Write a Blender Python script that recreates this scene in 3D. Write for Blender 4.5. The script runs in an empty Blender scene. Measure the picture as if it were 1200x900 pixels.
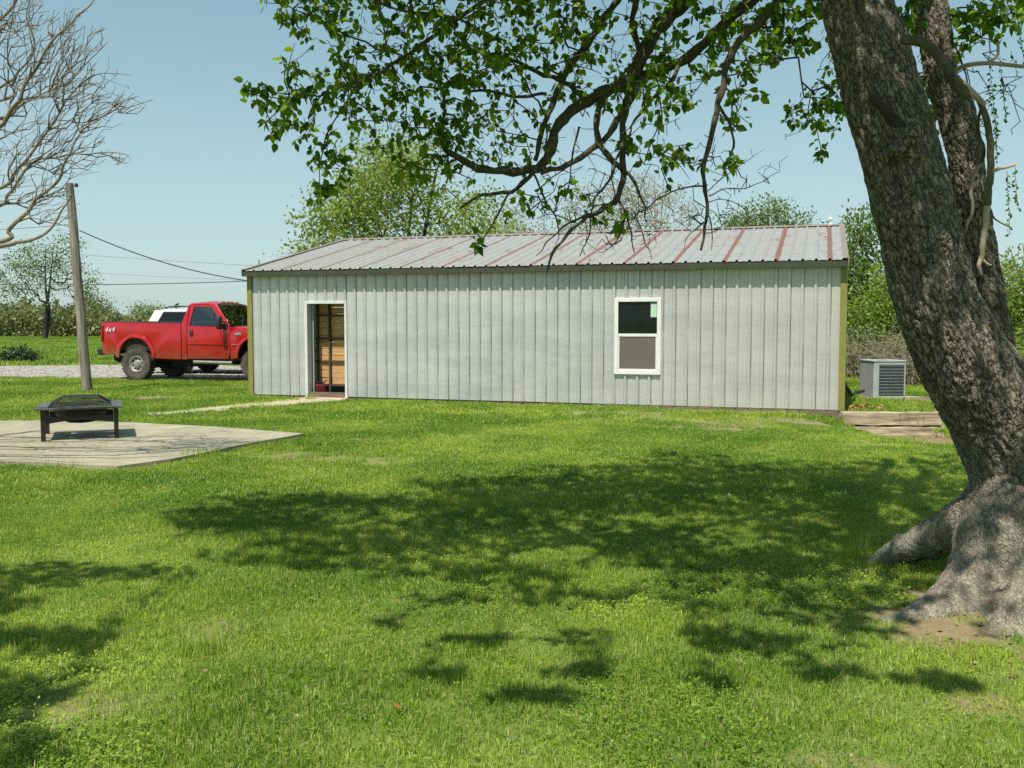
import bpy, bmesh, math, random
import numpy as np
from mathutils import Vector, Matrix, Euler, noise

# ------------------------------------------------------------------ camera, world, sun, exposure
S = bpy.context.scene
C = S.collection
F, PITCH, EYE = 1110.0, 0.066, 1.64
cam_d = bpy.data.cameras.new("camera"); cam = bpy.data.objects.new("camera", cam_d); C.objects.link(cam)
cam_d.sensor_width = 36.0; cam_d.lens = 36.0 * F / 1200.0
cam_d.clip_start = 0.05; cam_d.clip_end = 3000
cam.location = (0, 0, EYE); cam.rotation_euler = (math.pi / 2 - PITCH, 0, 0)
S.camera = cam

SUN_EL = math.radians(62.0)
SHX, SHY = 0.42, 0.9075                      # direction in which shadows fall
W = bpy.data.worlds.new("World"); S.world = W; W.use_nodes = True
nt = W.node_tree; bg = nt.nodes["Background"]
sky = nt.nodes.new("ShaderNodeTexSky"); sky.sky_type = 'NISHITA'; sky.sun_disc = False
sky.sun_elevation = SUN_EL; sky.sun_rotation = math.atan2(-SHX, -SHY)
sky.air_density = 1.0; sky.dust_density = 1.4; sky.ozone_density = 0.8; sky.altitude = 100
hz = nt.nodes.new("ShaderNodeMix"); hz.data_type = 'RGBA'; hz.inputs[0].default_value = 0.62; hz.inputs[7].default_value = (2.7, 4.75, 5.1, 1)   # even milky haze over the clear sky
tcw = nt.nodes.new("ShaderNodeTexCoord"); sz = nt.nodes.new("ShaderNodeSeparateXYZ"); nt.links.new(tcw.outputs['Generated'], sz.inputs[0])
up = nt.nodes.new("ShaderNodeMapRange"); nt.links.new(sz.outputs[2], up.inputs[0]); up.inputs[1].default_value = 0.0; up.inputs[2].default_value = 0.42; up.inputs[3].default_value = 1.0; up.inputs[4].default_value = 0.0; up.interpolation_type = 'SMOOTHSTEP'
hc = nt.nodes.new("ShaderNodeMix"); hc.data_type = 'RGBA'; hc.inputs[6].default_value = (2.5, 4.6, 5.3, 1); hc.inputs[7].default_value = (5.4, 7.4, 7.3, 1)
nt.links.new(up.outputs[0], hc.inputs[0]); nt.links.new(hc.outputs[2], hz.inputs[7])
nt.links.new(sky.outputs[0], hz.inputs[6]); nt.links.new(hz.outputs[2], bg.inputs[0]); bg.inputs[1].default_value = 0.085
sun_d = bpy.data.lights.new("sun", 'SUN'); sun = bpy.data.objects.new("sun", sun_d); C.objects.link(sun)
sun_d.energy = 5.0; sun_d.angle = math.radians(0.5); sun_d.color = (1.0, 0.95, 0.85)
sv = Vector((-SHX * math.cos(SUN_EL), -SHY * math.cos(SUN_EL), math.sin(SUN_EL))).normalized()
sun.rotation_euler = sv.to_track_quat('Z', 'Y').to_euler()
S.view_settings.view_transform = 'Standard'; S.view_settings.look = 'None'
S.view_settings.exposure = 0.42; S.view_settings.gamma = 1.0
S.cycles.max_bounces = 6; S.cycles.transparent_max_bounces = 16
S.cycles.use_denoising = False

# ------------------------------------------------------------------ helpers
rng = np.random.default_rng(7)
CP, SP = math.cos(PITCH), math.sin(PITCH)
def ray(px, py):
    v = -(py - 450) / F
    return np.array([(px - 600) / F, CP + v * SP, -SP + v * CP])
def P(px, py, Y):                            # world point at forward distance Y
    r = ray(px, py) * (Y / ray(px, py)[1]); return np.array([r[0], r[1], r[2] + EYE])
def G(px, py, z=0.0):
    r = ray(px, py); t = (z - EYE) / r[2]; return np.array([r[0] * t, r[1] * t, z])

def tagit(o, label=None, cat=None, group=None, kind=None):
    if label: o['label'] = label
    if cat: o['category'] = cat
    if group: o['group'] = group
    if kind: o['kind'] = kind
    return o
def empty(name, loc=(0, 0, 0), rz=0.0, label=None, cat=None, group=None):
    o = bpy.data.objects.new(name, None); C.objects.link(o)
    o.location = loc; o.rotation_euler = (0, 0, rz); o.empty_display_size = 0.1
    return tagit(o, label, cat, group)
def mesh_np(name, V, Fc, mat=None, parent=None, smooth=False, attrs=None):
    """V (n,3); Fc (m,k) array of equal-size faces or a list of arrays"""
    V = np.asarray(V, dtype=np.float32)
    if not isinstance(Fc, list): Fc = [Fc]
    Fc = [np.asarray(f, dtype=np.int32) for f in Fc if len(f)]
    m = bpy.data.meshes.new(name)
    m.vertices.add(len(V)); m.vertices.foreach_set("co", V.ravel())
    tot = np.concatenate([np.full(len(f), f.shape[1], dtype=np.int32) for f in Fc])
    lv = np.concatenate([f.ravel() for f in Fc])
    st = np.concatenate([[0], np.cumsum(tot)[:-1]]).astype(np.int32)
    m.loops.add(len(lv)); m.loops.foreach_set("vertex_index", lv)
    m.polygons.add(len(tot)); m.polygons.foreach_set("loop_start", st)
    try: m.polygons.foreach_set("loop_total", tot)
    except Exception: pass
    if smooth: m.polygons.foreach_set("use_smooth", np.ones(len(tot), dtype=bool))
    if attrs:
        for k, a in attrs.items():
            at = m.attributes.new(k, 'FLOAT', 'POINT'); at.data.foreach_set("value", np.asarray(a, dtype=np.float32))
    m.update(calc_edges=True); m.validate()
    o = bpy.data.objects.new(name, m); C.objects.link(o)
    if mat: m.materials.append(mat)
    if parent: o.parent = parent
    return o

class MB:
    """collects shapes and links them as one mesh object"""
    def __init__(s): s.v = []; s.f = []
    def add(s, V, Fc):
        b = len(s.v); s.v += [tuple(map(float, v)) for v in V]; s.f += [tuple(b + i for i in f) for f in Fc]; return s
    def box(s, x0, x1, y0, y1, z0, z1, M=None):
        V = [(x, y, z) for x in (x0, x1) for y in (y0, y1) for z in (z0, z1)]
        if M is not None: V = [M @ Vector(v) for v in V]
        return s.add(V, [(0, 1, 3, 2), (4, 6, 7, 5), (0, 4, 5, 1), (2, 3, 7, 6), (0, 2, 6, 4), (1, 5, 7, 3)])
    def prism(s, poly, a0, a1, axis='y'):
        """poly of (p,q) extruded along axis; p,q are the two other axes in order x,z / y,z / x,y"""
        n = len(poly); V = []
        for a in (a0, a1):
            for p, q in poly:
                V.append((p, a, q) if axis == 'y' else (a, p, q) if axis == 'x' else (p, q, a))
        Fc = [tuple(range(n))[::-1], tuple(range(n, 2 * n))] + [(i, (i + 1) % n, n + (i + 1) % n, n + i) for i in range(n)]
        return s.add(V, Fc)
    def tube(s, pts, rad, n=8, cap=True):
        pts = [Vector(p) for p in pts]; R = rad if hasattr(rad, '__len__') else [rad] * len(pts)
        t0 = (pts[1] - pts[0]).normalized(); up = Vector((0, 0, 1)) if abs(t0.z) < .9 else Vector((1, 0, 0))
        u = t0.cross(up).normalized(); b = len(s.v)
        for i, p in enumerate(pts):
            t = (pts[min(i + 1, len(pts) - 1)] - pts[max(i - 1, 0)]).normalized()
            u = (u - t * u.dot(t)).normalized(); w = t.cross(u)
            for k in range(n):
                a = 2 * math.pi * k / n; q = p + (u * math.cos(a) + w * math.sin(a)) * R[i]; s.v.append(tuple(q))
        for i in range(len(pts) - 1):
            for k in range(n):
                s.f.append((b + i * n + k, b + i * n + (k + 1) % n, b + (i + 1) * n + (k + 1) % n, b + (i + 1) * n + k))
        if cap:
            s.f.append(tuple(b + k for k in range(n))[::-1]); s.f.append(tuple(b + (len(pts) - 1) * n + k for k in range(n)))
        return s
    def lathe(s, prof, n=24, M=None, closed=False):
        """prof of (radius, height) spun about z"""
        b = len(s.v); V = []
        for r, z in prof:
            for k in range(n):
                a = 2 * math.pi * k / n; V.append(Vector((r * math.cos(a), r * math.sin(a), z)))
        if M is not None: V = [M @ v for v in V]
        s.v += [tuple(v) for v in V]; m = len(prof)
        for i in range(m - 1 + (1 if closed else 0)):
            j = (i + 1) % m
            for k in range(n): s.f.append((b + i * n + k, b + i * n + (k + 1) % n, b + j * n + (k + 1) % n, b + j * n + k))
        return s
    def build(s, name, mat, parent=None, smooth=False, bevel=0.0, seg=2):
        m = bpy.data.meshes.new(name); m.from_pydata(s.v, [], s.f); m.update()
        if bevel or True:
            bm = bmesh.new(); bm.from_mesh(m); bmesh.ops.recalc_face_normals(bm, faces=bm.faces[:])
            if bevel:
                ed = [e for e in bm.edges if len(e.link_faces) == 2 and e.calc_face_angle(0) > .5]
                bmesh.ops.bevel(bm, geom=ed, offset=bevel, segments=seg, affect='EDGES', profile=.5, clamp_overlap=True)
            if smooth:
                for f in bm.faces: f.smooth = True
                for e in bm.edges:
                    if len(e.link_faces) == 2 and e.calc_face_angle(0) > math.radians(38): e.smooth = False
            bm.to_mesh(m); bm.free()
        m.materials.append(mat)
        o = bpy.data.objects.new(name, m); C.objects.link(o)
        if parent: o.parent = parent
        return o

def copy_part(o, parent, loc=None, rot=None, scale=None):
    c = o.copy(); C.objects.link(c); c.parent = parent
    if loc is not None: c.location = loc
    if rot is not None: c.rotation_euler = rot
    if scale is not None: c.scale = scale
    return c

# ------------------------------------------------------------------ materials
def N(nt, t, **kw):
    n = nt.nodes.new(t)
    for k, v in kw.items():
        if k.startswith('i_'): n.inputs[k[2:].replace('_', ' ')].default_value = v
        elif k.startswith('n'): n.inputs[int(k[1:])].default_value = v
        else: setattr(n, k, v)
    return n
def newmat(name):
    m = bpy.data.materials.new(name); m.use_nodes = True
    nt = m.node_tree; b = nt.nodes["Principled BSDF"]; return m, nt, b
def noisefac(nt, scale, detail=4, rough=.6, stretch=(1, 1, 1), coord='Object', lo=.35, hi=.65, seed=0.0):
    tc = N(nt, 'ShaderNodeTexCoord'); mp = N(nt, 'ShaderNodeMapping'); mp.inputs['Scale'].default_value = stretch
    mp.inputs['Location'].default_value = (seed, seed * 1.7, seed * .6)
    nt.links.new(tc.outputs[coord], mp.inputs[0])
    no = N(nt, 'ShaderNodeTexNoise'); no.inputs['Scale'].default_value = scale; no.inputs['Detail'].default_value = detail
    no.inputs['Roughness'].default_value = rough; nt.links.new(mp.outputs[0], no.inputs[0])
    mr = N(nt, 'ShaderNodeMapRange'); mr.inputs[1].default_value = lo; mr.inputs[2].default_value = hi
    nt.links.new(no.outputs[0], mr.inputs[0]); return mr.outputs[0]
def mixc(nt, fac, a, b):
    m = N(nt, 'ShaderNodeMix', data_type='RGBA')
    for sock, val in ((m.inputs[0], fac), (m.inputs[6], a), (m.inputs[7], b)):
        if hasattr(val, 'links'): nt.links.new(val, sock)
        elif isinstance(val, (int, float)): sock.default_value = val
        else: sock.default_value = (*val, 1)
    return m.outputs[2]
def math_(nt, op, a, b=None, c=None):
    m = N(nt, 'ShaderNodeMath', operation=op)
    for i, v in enumerate((a, b, c)):
        if v is None: continue
        if hasattr(v, 'links'): nt.links.new(v, m.inputs[i])
        else: m.inputs[i].default_value = v
    return m.outputs[0]
def bump(nt, b, h, strength=.3, dist=.01):
    n = N(nt, 'ShaderNodeBump'); n.inputs['Strength'].default_value = strength; n.inputs['Distance'].default_value = dist
    nt.links.new(h, n.inputs['Height']); nt.links.new(n.outputs[0], b.inputs['Normal'])
def M(name, c1, c2=None, scale=8, rough=.7, metal=0, bmp=.2, bscale=None, stretch=(1, 1, 1), coord='Object', coat=0, lo=.35, hi=.65, spec=.5):
    m, nt, b = newmat(name)
    c2 = c2 or tuple(x * .75 for x in c1)
    f = noisefac(nt, scale, 5, .6, stretch, coord, lo, hi)
    nt.links.new(mixc(nt, f, c1, c2), b.inputs['Base Color'])
    b.inputs['Roughness'].default_value = rough; b.inputs['Metallic'].default_value = metal
    b.inputs['Coat Weight'].default_value = coat; b.inputs['Specular IOR Level'].default_value = spec
    if bmp:
        g = noisefac(nt, bscale or scale * 4, 4, .6, stretch, coord, 0, 1, 3.1); bump(nt, b, g, bmp, .01)
    return m
def glass_thin(name, tint, rough=.02, alpha=.25):
    m, nt, b = newmat(name); nt.nodes.remove(b); out = nt.nodes["Material Output"]
    tr = N(nt, 'ShaderNodeBsdfTransparent'); tr.inputs[0].default_value = (*tint, 1)
    gl = N(nt, 'ShaderNodeBsdfGlossy'); gl.inputs['Roughness'].default_value = rough
    fr = N(nt, 'ShaderNodeFresnel'); fr.inputs[0].default_value = 1.5
    fa = math_(nt, 'MULTIPLY_ADD', fr.outputs[0], 1.0, .04)
    mx = N(nt, 'ShaderNodeMixShader'); nt.links.new(fa, mx.inputs[0]); nt.links.new(tr.outputs[0], mx.inputs[1]); nt.links.new(gl.outputs[0], mx.inputs[2])
    nt.links.new(mx.outputs[0], out.inputs[0]); return m
def leafmat(name, c1, c2, trans=.45, c3=None):
    """leaf colour from the per-leaf 'tint' attribute; part of the sunlight passes through"""
    m, nt, b = newmat(name); out = nt.nodes["Material Output"]
    at = N(nt, 'ShaderNodeAttribute', attribute_name='tint')
    f = at.outputs['Fac']
    if c3:
        oi = N(nt, 'ShaderNodeObjectInfo')
    col = mixc(nt, f, c1, c2)
    if c3: col = mixc(nt, math_(nt, 'MULTIPLY', oi.outputs['Random'], .5), col, c3)
    nt.links.new(col, b.inputs['Base Color']); b.inputs['Roughness'].default_value = .5
    b.inputs['Specular IOR Level'].default_value = .3
    tl = N(nt, 'ShaderNodeBsdfTranslucent')
    hs = N(nt, 'ShaderNodeHueSaturation'); hs.inputs['Saturation'].default_value = 1.15; hs.inputs['Value'].default_value = 1.3
    nt.links.new(col, hs.inputs['Color']); nt.links.new(hs.outputs[0], tl.inputs[0])
    mx = N(nt, 'ShaderNodeMixShader'); mx.inputs[0].default_value = trans
    nt.links.new(b.outputs[0], mx.inputs[1]); nt.links.new(tl.outputs[0], mx.inputs[2]); nt.links.new(mx.outputs[0], out.inputs[0])
    return m
# ------------------------------------------------------------------ terrain
def sstep(a, b, x):
    t = np.clip((np.asarray(x, float) - a) / (b - a), 0, 1); return t * t * (3 - 2 * t)
def lump(x, y):
    return .018 * np.sin(x * 1.3 + .7 * np.sin(y * .9)) * np.cos(y * 1.1 + .5 * np.sin(x * .8)) + .010 * np.sin(x * 3.1 + y * 2.3) * np.sin(y * 3.7 - x * 1.9)
def height(x, y):
    x = np.asarray(x, float); y = np.asarray(y, float)
    dip = sstep(4.9, 6.15, x) * sstep(11.0, 16.2, y)
    tl = 16.62 - (x - 5.9) * .05
    back = np.where(x < 7.62, sstep(tl - .05, tl + .06, y), sstep(14.5, 19.0, y))
    back = np.where(x < 5.88, sstep(17.4, 19.5, y), back)
    h = -.39 * dip * (1 - back)
    h = h + lump(x, y) * (1 - sstep(13, 16.5, y)) * (1 - .8 * (sstep(-9, -8, x) * (1 - sstep(-3.5, -2.5, x)) * sstep(9.5, 10.5, y)))
    h = h + .10 * np.exp(-((x - 3.35) ** 2 + (y - 5.5) ** 2) / 1.1)
    return h
# patio outline, path, drive and bare earth (world metres)
PATIO = [(-2.95, 13.35), (-3.40, 12.35), (-3.95, 10.85), (-4.33, 10.30), (-4.75, 10.42), (-5.25, 10.62), (-6.0, 10.75), (-9.2, 10.9), (-9.6, 15.3), (-8.2, 15.1), (-7.37, 15.1), (-6.04, 14.85), (-4.5, 14.25)]
PATH = [(-6.6, 16.35), (-6.1, 16.42), (-5.3, 17.15), (-4.93, 17.55), (-4.3, 18.45), (-3.75, 19.2), (-3.45, 19.55), (-3.52, 19.82), (-4.42, 20.09), (-4.75, 19.6), (-5.23, 18.75), (-5.7, 17.85), (-6.2, 16.95), (-6.7, 16.6)]
DRIVE = [(-70, 30.5), (-24, 30.0), (-14.86, 27.6), (-11.6, 26.8), (-8.5, 26.2), (2.0, 26.9), (4.0, 38), (-9, 34.5), (-14.7, 35.6), (-18.5, 34.3), (-30, 36), (-70, 38)]
def inpoly(x, y, poly):
    x = np.asarray(x); y = np.asarray(y); c = np.zeros(x.shape, bool); n = len(poly)
    for i in range(n):
        x0, y0 = poly[i]; x1, y1 = poly[(i + 1) % n]
        k = ((y0 > y) != (y1 > y)) & (x < (x1 - x0) * (y - y0) / (y1 - y0 + 1e-12) + x0); c ^= k
    return c
DIRT = [(-2.6, 11.35, .75, .35, .5), (-1.75, 11.1, .6, .3, .35), (-8.2, 20.35, 1.5, .55, 1.0), (1.9, 15.9, 1.1, .55, .75), (3.3, 14.6, 1.0, .6, .7), (.4, 16.4, 1.2, .3, .45),
        (5.6, 15.4, 1.5, .8, .8), (7.0, 15.6, 1.6, .9, 1.0), (3.3, 5.2, .95, .65, 1.1), (2.35, 4.85, .4, .22, .9), (2.05, 5.1, .4, .16, .9), (3.0, 4.5, .6, .3, .8), (2.05, 3.95, .2, .1, .7), (1.2, 3.35, .3, .2, .35), (-1.6, 5.0, .35, .25, .4),
        (-1.9, 3.9, .4, .25, .45), (4.2, 12.6, 1.4, .25, .35), (2.5, 17.0, 3.5, .45, .6), (-1.5, 18.4, 2.6, .4, .5), (4.2, 15.6, 1.6, .7, .5), (-.5, 17.0, 2.2, .5, .35), (-2.2, 13.0, 1.2, .5, .35), (.2, 3.2, .3, .2, .3), (6.9, 18.9, .5, .3, .5), (-22, 30, 4, .7, .6)]
def dirtmask(x, y):
    x = np.asarray(x, float); y = np.asarray(y, float)
    wob = .25 * np.sin(x * 5.1 + 2 * np.sin(y * 3.3)) + .2 * np.sin(y * 7.3 + x * 4.1) + .15 * np.sin(x * 13 + y * 9)
    d = np.zeros_like(x)
    for cx, cy, rx, ry, s in DIRT:
        q = np.sqrt(((x - cx) / rx) ** 2 + ((y - cy) / ry) ** 2) + wob * .6
        d = np.maximum(d, s * (1 - sstep(.55, 1.25, q)))
    return np.clip(d, 0, 1)
def axis_lines(lo, a, b, hi, st):
    mid = np.arange(a, b + 1e-6, st); out = [mid]
    l = []; x = a; s = st
    while x > lo: s *= 1.35; x -= s; l.append(max(x, lo))
    r = []; x = b; s = st
    while x < hi: s *= 1.35; x += s; r.append(min(x, hi))
    return np.concatenate([l[::-1], mid, r])
xs = axis_lines(-900, -12, 11, 900, .1); ys = axis_lines(-400, 2.0, 24, 1500, .1)
XX, YY = np.meshgrid(xs, ys); ZZ = height(XX, YY)
nx, ny = len(xs), len(ys)
idx = np.arange(nx * ny).reshape(ny, nx)
FQ = np.stack([idx[:-1, :-1], idx[:-1, 1:], idx[1:, 1:], idx[1:, :-1]], -1).reshape(-1, 4)
m, nt, b = newmat("lawn_earth_and_turf")
at = N(nt, 'ShaderNodeAttribute', attribute_name='dirt')
f1 = noisefac(nt, .35, 5, .6); f2 = noisefac(nt, 9, 6, .7); f3 = noisefac(nt, 60, 3, .7); f4 = noisefac(nt, .06, 4, .6, stretch=(1, 3, 1), lo=.4, hi=.6)
g = mixc(nt, f2, (.06, .11, .02), (.17, .22, .045)); g = mixc(nt, math_(nt, 'MULTIPLY', f1, .5), g, (.26, .29, .08))
g = mixc(nt, math_(nt, 'MULTIPLY', f4, .35), g, (.19, .185, .07))
d = mixc(nt, f2, (.22, .17, .09), (.32, .25, .15)); d = mixc(nt, math_(nt, 'MULTIPLY', f3, .6), d, (.15, .12, .06))
fd = math_(nt, 'MULTIPLY', at.outputs['Fac'], 1.5)
fd = math_(nt, 'SUBTRACT', fd, math_(nt, 'MULTIPLY', f2, .45)); fd = N(nt, 'ShaderNodeClamp').outputs[0] if False else fd
cl = N(nt, 'ShaderNodeClamp'); nt.links.new(fd, cl.inputs[0])
nt.links.new(mixc(nt, cl.outputs[0], g, d), b.inputs['Base Color']); b.inputs['Roughness'].default_value = .95; b.inputs['Specular IOR Level'].default_value = .1
bump(nt, b, f2, .6, .03)
lawn = mesh_np("lawn", np.stack([XX.ravel(), YY.ravel(), ZZ.ravel()], 1), FQ, m, smooth=True, attrs={'dirt': dirtmask(XX, YY).ravel()})
tagit(lawn, kind='structure')

def resample(poly, st, jit=0, seed=1):
    r = random.Random(seed); out = []
    for i in range(len(poly)):
        a = Vector((*poly[i], 0)); b_ = Vector((*poly[(i + 1) % len(poly)], 0)); n = max(1, int((b_ - a).length / st))
        for k in range(n):
            q = a.lerp(b_, k / n); j = jit if k else jit * .3
            out.append((q.x + r.uniform(-j, j), q.y + r.uniform(-j, j)))
    return out
def sheet(name, poly, z0, z1, mat, kind='structure'):
    bm = bmesh.new(); vs = [bm.verts.new((x, y, z1)) for x, y in poly]; top = bm.faces.new(vs)
    ex = bmesh.ops.extrude_face_region(bm, geom=[top]); 
    for v in [g_ for g_ in ex['geom'] if isinstance(g_, bmesh.types.BMVert)]: v.co.z = z0
    bmesh.ops.recalc_face_normals(bm, faces=bm.faces[:]); bmesh.ops.triangulate(bm, faces=[f for f in bm.faces if len(f.verts) > 4])
    me = bpy.data.meshes.new(name); bm.to_mesh(me); bm.free(); me.materials.append(mat)
    o = bpy.data.objects.new(name, me); C.objects.link(o); tagit(o, kind=kind); return o
# patio concrete: broom-streaked, mossy
m, nt, b = newmat("weathered_concrete")
fa = noisefac(nt, 2.2, 6, .7); fb = noisefac(nt, 5, 6, .75, stretch=(1, 3.5, 1), lo=.5, hi=.72); fc = noisefac(nt, 55, 3, .7); fe = noisefac(nt, 1.3, 5, .7, lo=.52, hi=.7, seed=4)
c = mixc(nt, fa, (.40, .355, .25), (.27, .24, .17)); c = mixc(nt, math_(nt, 'MULTIPLY', fb, .62), c, (.15, .14, .075)); c = mixc(nt, math_(nt, 'MULTIPLY', fe, .5), c, (.15, .17, .06)); c = mixc(nt, math_(nt, 'MULTIPLY', fc, .3), c, (.24, .21, .15))
nt.links.new(c, b.inputs['Base Color']); b.inputs['Roughness'].default_value = .9; bump(nt, b, fc, .5, .006)
MAT_CONC = m
sheet("patio", resample(PATIO, .35, .02), -.05, .055, MAT_CONC)
MAT_PATH = M("packed_path_dirt", (.42, .36, .25), (.33, .27, .18), 5, .95, bmp=.4, bscale=30)
sheet("footpath", resample(PATH, .3, .06, 5), -.06, .022, MAT_PATH)
m, nt, b = newmat("drive_gravel")
vo = N(nt, 'ShaderNodeTexVoronoi'); vo.inputs['Scale'].default_value = 14; tc = N(nt, 'ShaderNodeTexCoord'); nt.links.new(tc.outputs['Object'], vo.inputs[0])
fa = noisefac(nt, .5, 5, .6, stretch=(.5, 2, 1))
c = mixc(nt, vo.outputs['Color'], (.20, .19, .17), (.36, .345, .31)); c = mixc(nt, math_(nt, 'MULTIPLY', fa, .5), c, (.36, .33, .26))
nt.links.new(c, b.inputs['Base Color']); b.inputs['Roughness'].default_value = .95; bump(nt, b, vo.outputs['Distance'], .8, .04)
MAT_GRAVEL = m
sheet("gravel_drive", resample(DRIVE, .5, .12, 3), -.06, .03, m)
m_ = M("pale_verge_dirt", (.40, .36, .25), (.30, .30, .15), 3, .95)
# ------------------------------------------------------------------ building
TH = .314; BA = Vector((-5.695, 20.596, 0)); L = 12.19; WB = 8.9; Z0, ZE, ZR = .06, 2.715, 3.745
HALF = 4.447; OF = .2
SL = (ZR - ZE) / (HALF + OF)
def roofz(v): return ZE + SL * (v + OF) if v <= HALF else ZE + SL * (2 * HALF - v + OF)
WB = 2 * HALF
barn = empty("metal_building", BA, -TH, "long low building clad in pale ribbed metal sheets under a rust streaked metal roof", "building")
# wall sheet material: dull galvanised, blotchy in horizontal bands
m, nt, b = newmat("galvanised_wall_sheet")
fa = noisefac(nt, 1.1, 6, .62, stretch=(.55, 1, 2.0), lo=.38, hi=.64); fb = noisefac(nt, 7, 5, .7, stretch=(.6, 1, 1.2), lo=.45, hi=.75, seed=2); fc = noisefac(nt, 2.6, 4, .6, stretch=(8, 1, .25), lo=.5, hi=.8, seed=5)
tc = N(nt, 'ShaderNodeTexCoord'); sx = N(nt, 'ShaderNodeSeparateXYZ'); nt.links.new(tc.outputs['Object'], sx.inputs[0])
c = mixc(nt, fa, (.62, .615, .60), (.49, .495, .50)); c = mixc(nt, math_(nt, 'MULTIPLY', fb, .22), c, (.38, .39, .38)); c = mixc(nt, math_(nt, 'MULTIPLY', fc, .3), c, (.60, .57, .46))
wr = N(nt, 'ShaderNodeMapRange'); nt.links.new(sx.outputs[0], wr.inputs[0]); wr.inputs[1].default_value = 6.5; wr.inputs[2].default_value = 12
c = mixc(nt, math_(nt, 'MULTIPLY', wr.outputs[0], .35), c, (.56, .53, .42))
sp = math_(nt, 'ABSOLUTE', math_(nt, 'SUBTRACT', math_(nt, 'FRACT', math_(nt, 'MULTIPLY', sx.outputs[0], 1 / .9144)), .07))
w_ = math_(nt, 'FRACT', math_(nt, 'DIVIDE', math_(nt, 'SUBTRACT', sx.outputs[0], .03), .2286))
rib_shade = math_(nt, 'LESS_THAN', math_(nt, 'ABSOLUTE', math_(nt, 'SUBTRACT', w_, .165)), .042); rib_shade_l = math_(nt, 'LESS_THAN', math_(nt, 'ABSOLUTE', math_(nt, 'SUBTRACT', w_, .85)), .02)  # dark toe lines painted in as rib shading, broken up like grime
rib_shade_n = noisefac(nt, 2.2, 4, .6, stretch=(3, 1, .35), lo=.3, hi=.6, seed=11)
c = mixc(nt, math_(nt, 'MULTIPLY', math_(nt, 'MULTIPLY', rib_shade, rib_shade_n), .9), c, (.14, .145, .14)); c = mixc(nt, math_(nt, 'MULTIPLY', rib_shade_l, .35), c, (.2, .2, .19))
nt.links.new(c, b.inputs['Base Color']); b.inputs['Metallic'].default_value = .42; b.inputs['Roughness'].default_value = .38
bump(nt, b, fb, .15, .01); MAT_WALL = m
# rusty roof
m, nt, b = newmat("rust_streaked_roof_sheet")
tc = N(nt, 'ShaderNodeTexCoord'); sx = N(nt, 'ShaderNodeSeparateXYZ'); nt.links.new(tc.outputs['Object'], sx.inputs[0])
X = sx.outputs[0]
fr = math_(nt, 'FRACT', math_(nt, 'DIVIDE', math_(nt, 'ADD', X, -.035), .9144)); 
dist = math_(nt, 'MINIMUM', fr, math_(nt, 'SUBTRACT', 1.0, fr))           # distance to a lap, in sheet widths
wd = N(nt, 'ShaderNodeMapRange'); nt.links.new(X, wd.inputs[0]); wd.inputs[1].default_value = 5; wd.inputs[2].default_value = 10.5; wd.inputs[3].default_value = .020; wd.inputs[4].default_value = .050
n1 = noisefac(nt, 3.0, 5, .7, stretch=(1, .5, 1), lo=.25, hi=.75)
n1b = noisefac(nt, 22, 4, .75, lo=.3, hi=.7, seed=14)
lap = math_(nt, 'LESS_THAN', dist, math_(nt, 'MULTIPLY', wd.outputs[0], math_(nt, 'ADD', math_(nt, 'ADD', n1, math_(nt, 'MULTIPLY', n1b, .9)), .05)))
n2 = noisefac(nt, 2.4, 6, .72, stretch=(1.6, .7, 1), lo=.53, hi=.58, seed=6); n3 = noisefac(nt, .32, 3, .5, lo=.42, hi=.56, seed=3)
near = N(nt, 'ShaderNodeMapRange'); nt.links.new(dist, near.inputs[0]); near.inputs[1].default_value = .05; near.inputs[2].default_value = .34; near.inputs[3].default_value = 1; near.inputs[4].default_value = .15
pat = math_(nt, 'MULTIPLY', math_(nt, 'MULTIPLY', n2, n3), near.outputs[0])
# short rust bars where the purlin screws sit
fy = math_(nt, 'FRACT', math_(nt, 'DIVIDE', sx.outputs[1], 1.18)); bar = math_(nt, 'LESS_THAN', math_(nt, 'ABSOLUTE', math_(nt, 'SUBTRACT', fy, .5)), .035)
n5 = noisefac(nt, 3.6, 4, .7, lo=.55, hi=.60, seed=9); bar = math_(nt, 'MULTIPLY', math_(nt, 'MULTIPLY', bar, n5), .8)
n4 = noisefac(nt, 14, 5, .7, lo=.3, hi=.8)
rf = math_(nt, 'MAXIMUM', math_(nt, 'MULTIPLY', lap, math_(nt, 'MULTIPLY_ADD', n4, -.35, 1.0)), math_(nt, 'MAXIMUM', pat, bar))
n6 = noisefac(nt, .55, 5, .6, stretch=(1.4, .5, 1), lo=.45, hi=.7, seed=8)
base = mixc(nt, n4, (.335, .335, .32), (.21, .215, .205)); base = mixc(nt, math_(nt, 'MULTIPLY', n6, .35), base, (.30, .22, .18))
wl = N(nt, 'ShaderNodeMapRange'); nt.links.new(X, wl.inputs[0]); wl.inputs[1].default_value = 3; wl.inputs[2].default_value = 9
rc = mixc(nt, wl.outputs[0], mixc(nt, n4, (.20, .13, .10), (.12, .08, .065)), mixc(nt, n4, (.23, .070, .032), (.12, .045, .03)))
nt.links.new(mixc(nt, rf, base, rc), b.inputs['Base Color']); b.inputs['Roughness'].default_value = .5
nt.links.new(math_(nt, 'MULTIPLY_ADD', rf, -.12, .12), b.inputs['Metallic']); MAT_ROOF = m
MAT_OLIVE = M("olive_trim_paint", (.235, .225, .055), (.19, .185, .05), 4, .45, bmp=.05)
MAT_DKTRIM = M("dull_olive_fascia", (.05, .055, .03), (.04, .042, .025), 4, .5, bmp=.05)
MAT_RIDGE = M("faded_ridge_metal", (.27, .215, .18), (.19, .155, .135), 5, .6, metal=.2, bmp=.1)
MAT_WHITE = M("white_vinyl", (.70, .70, .68), (.64, .64, .61), 6, .4, bmp=.03)
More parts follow.
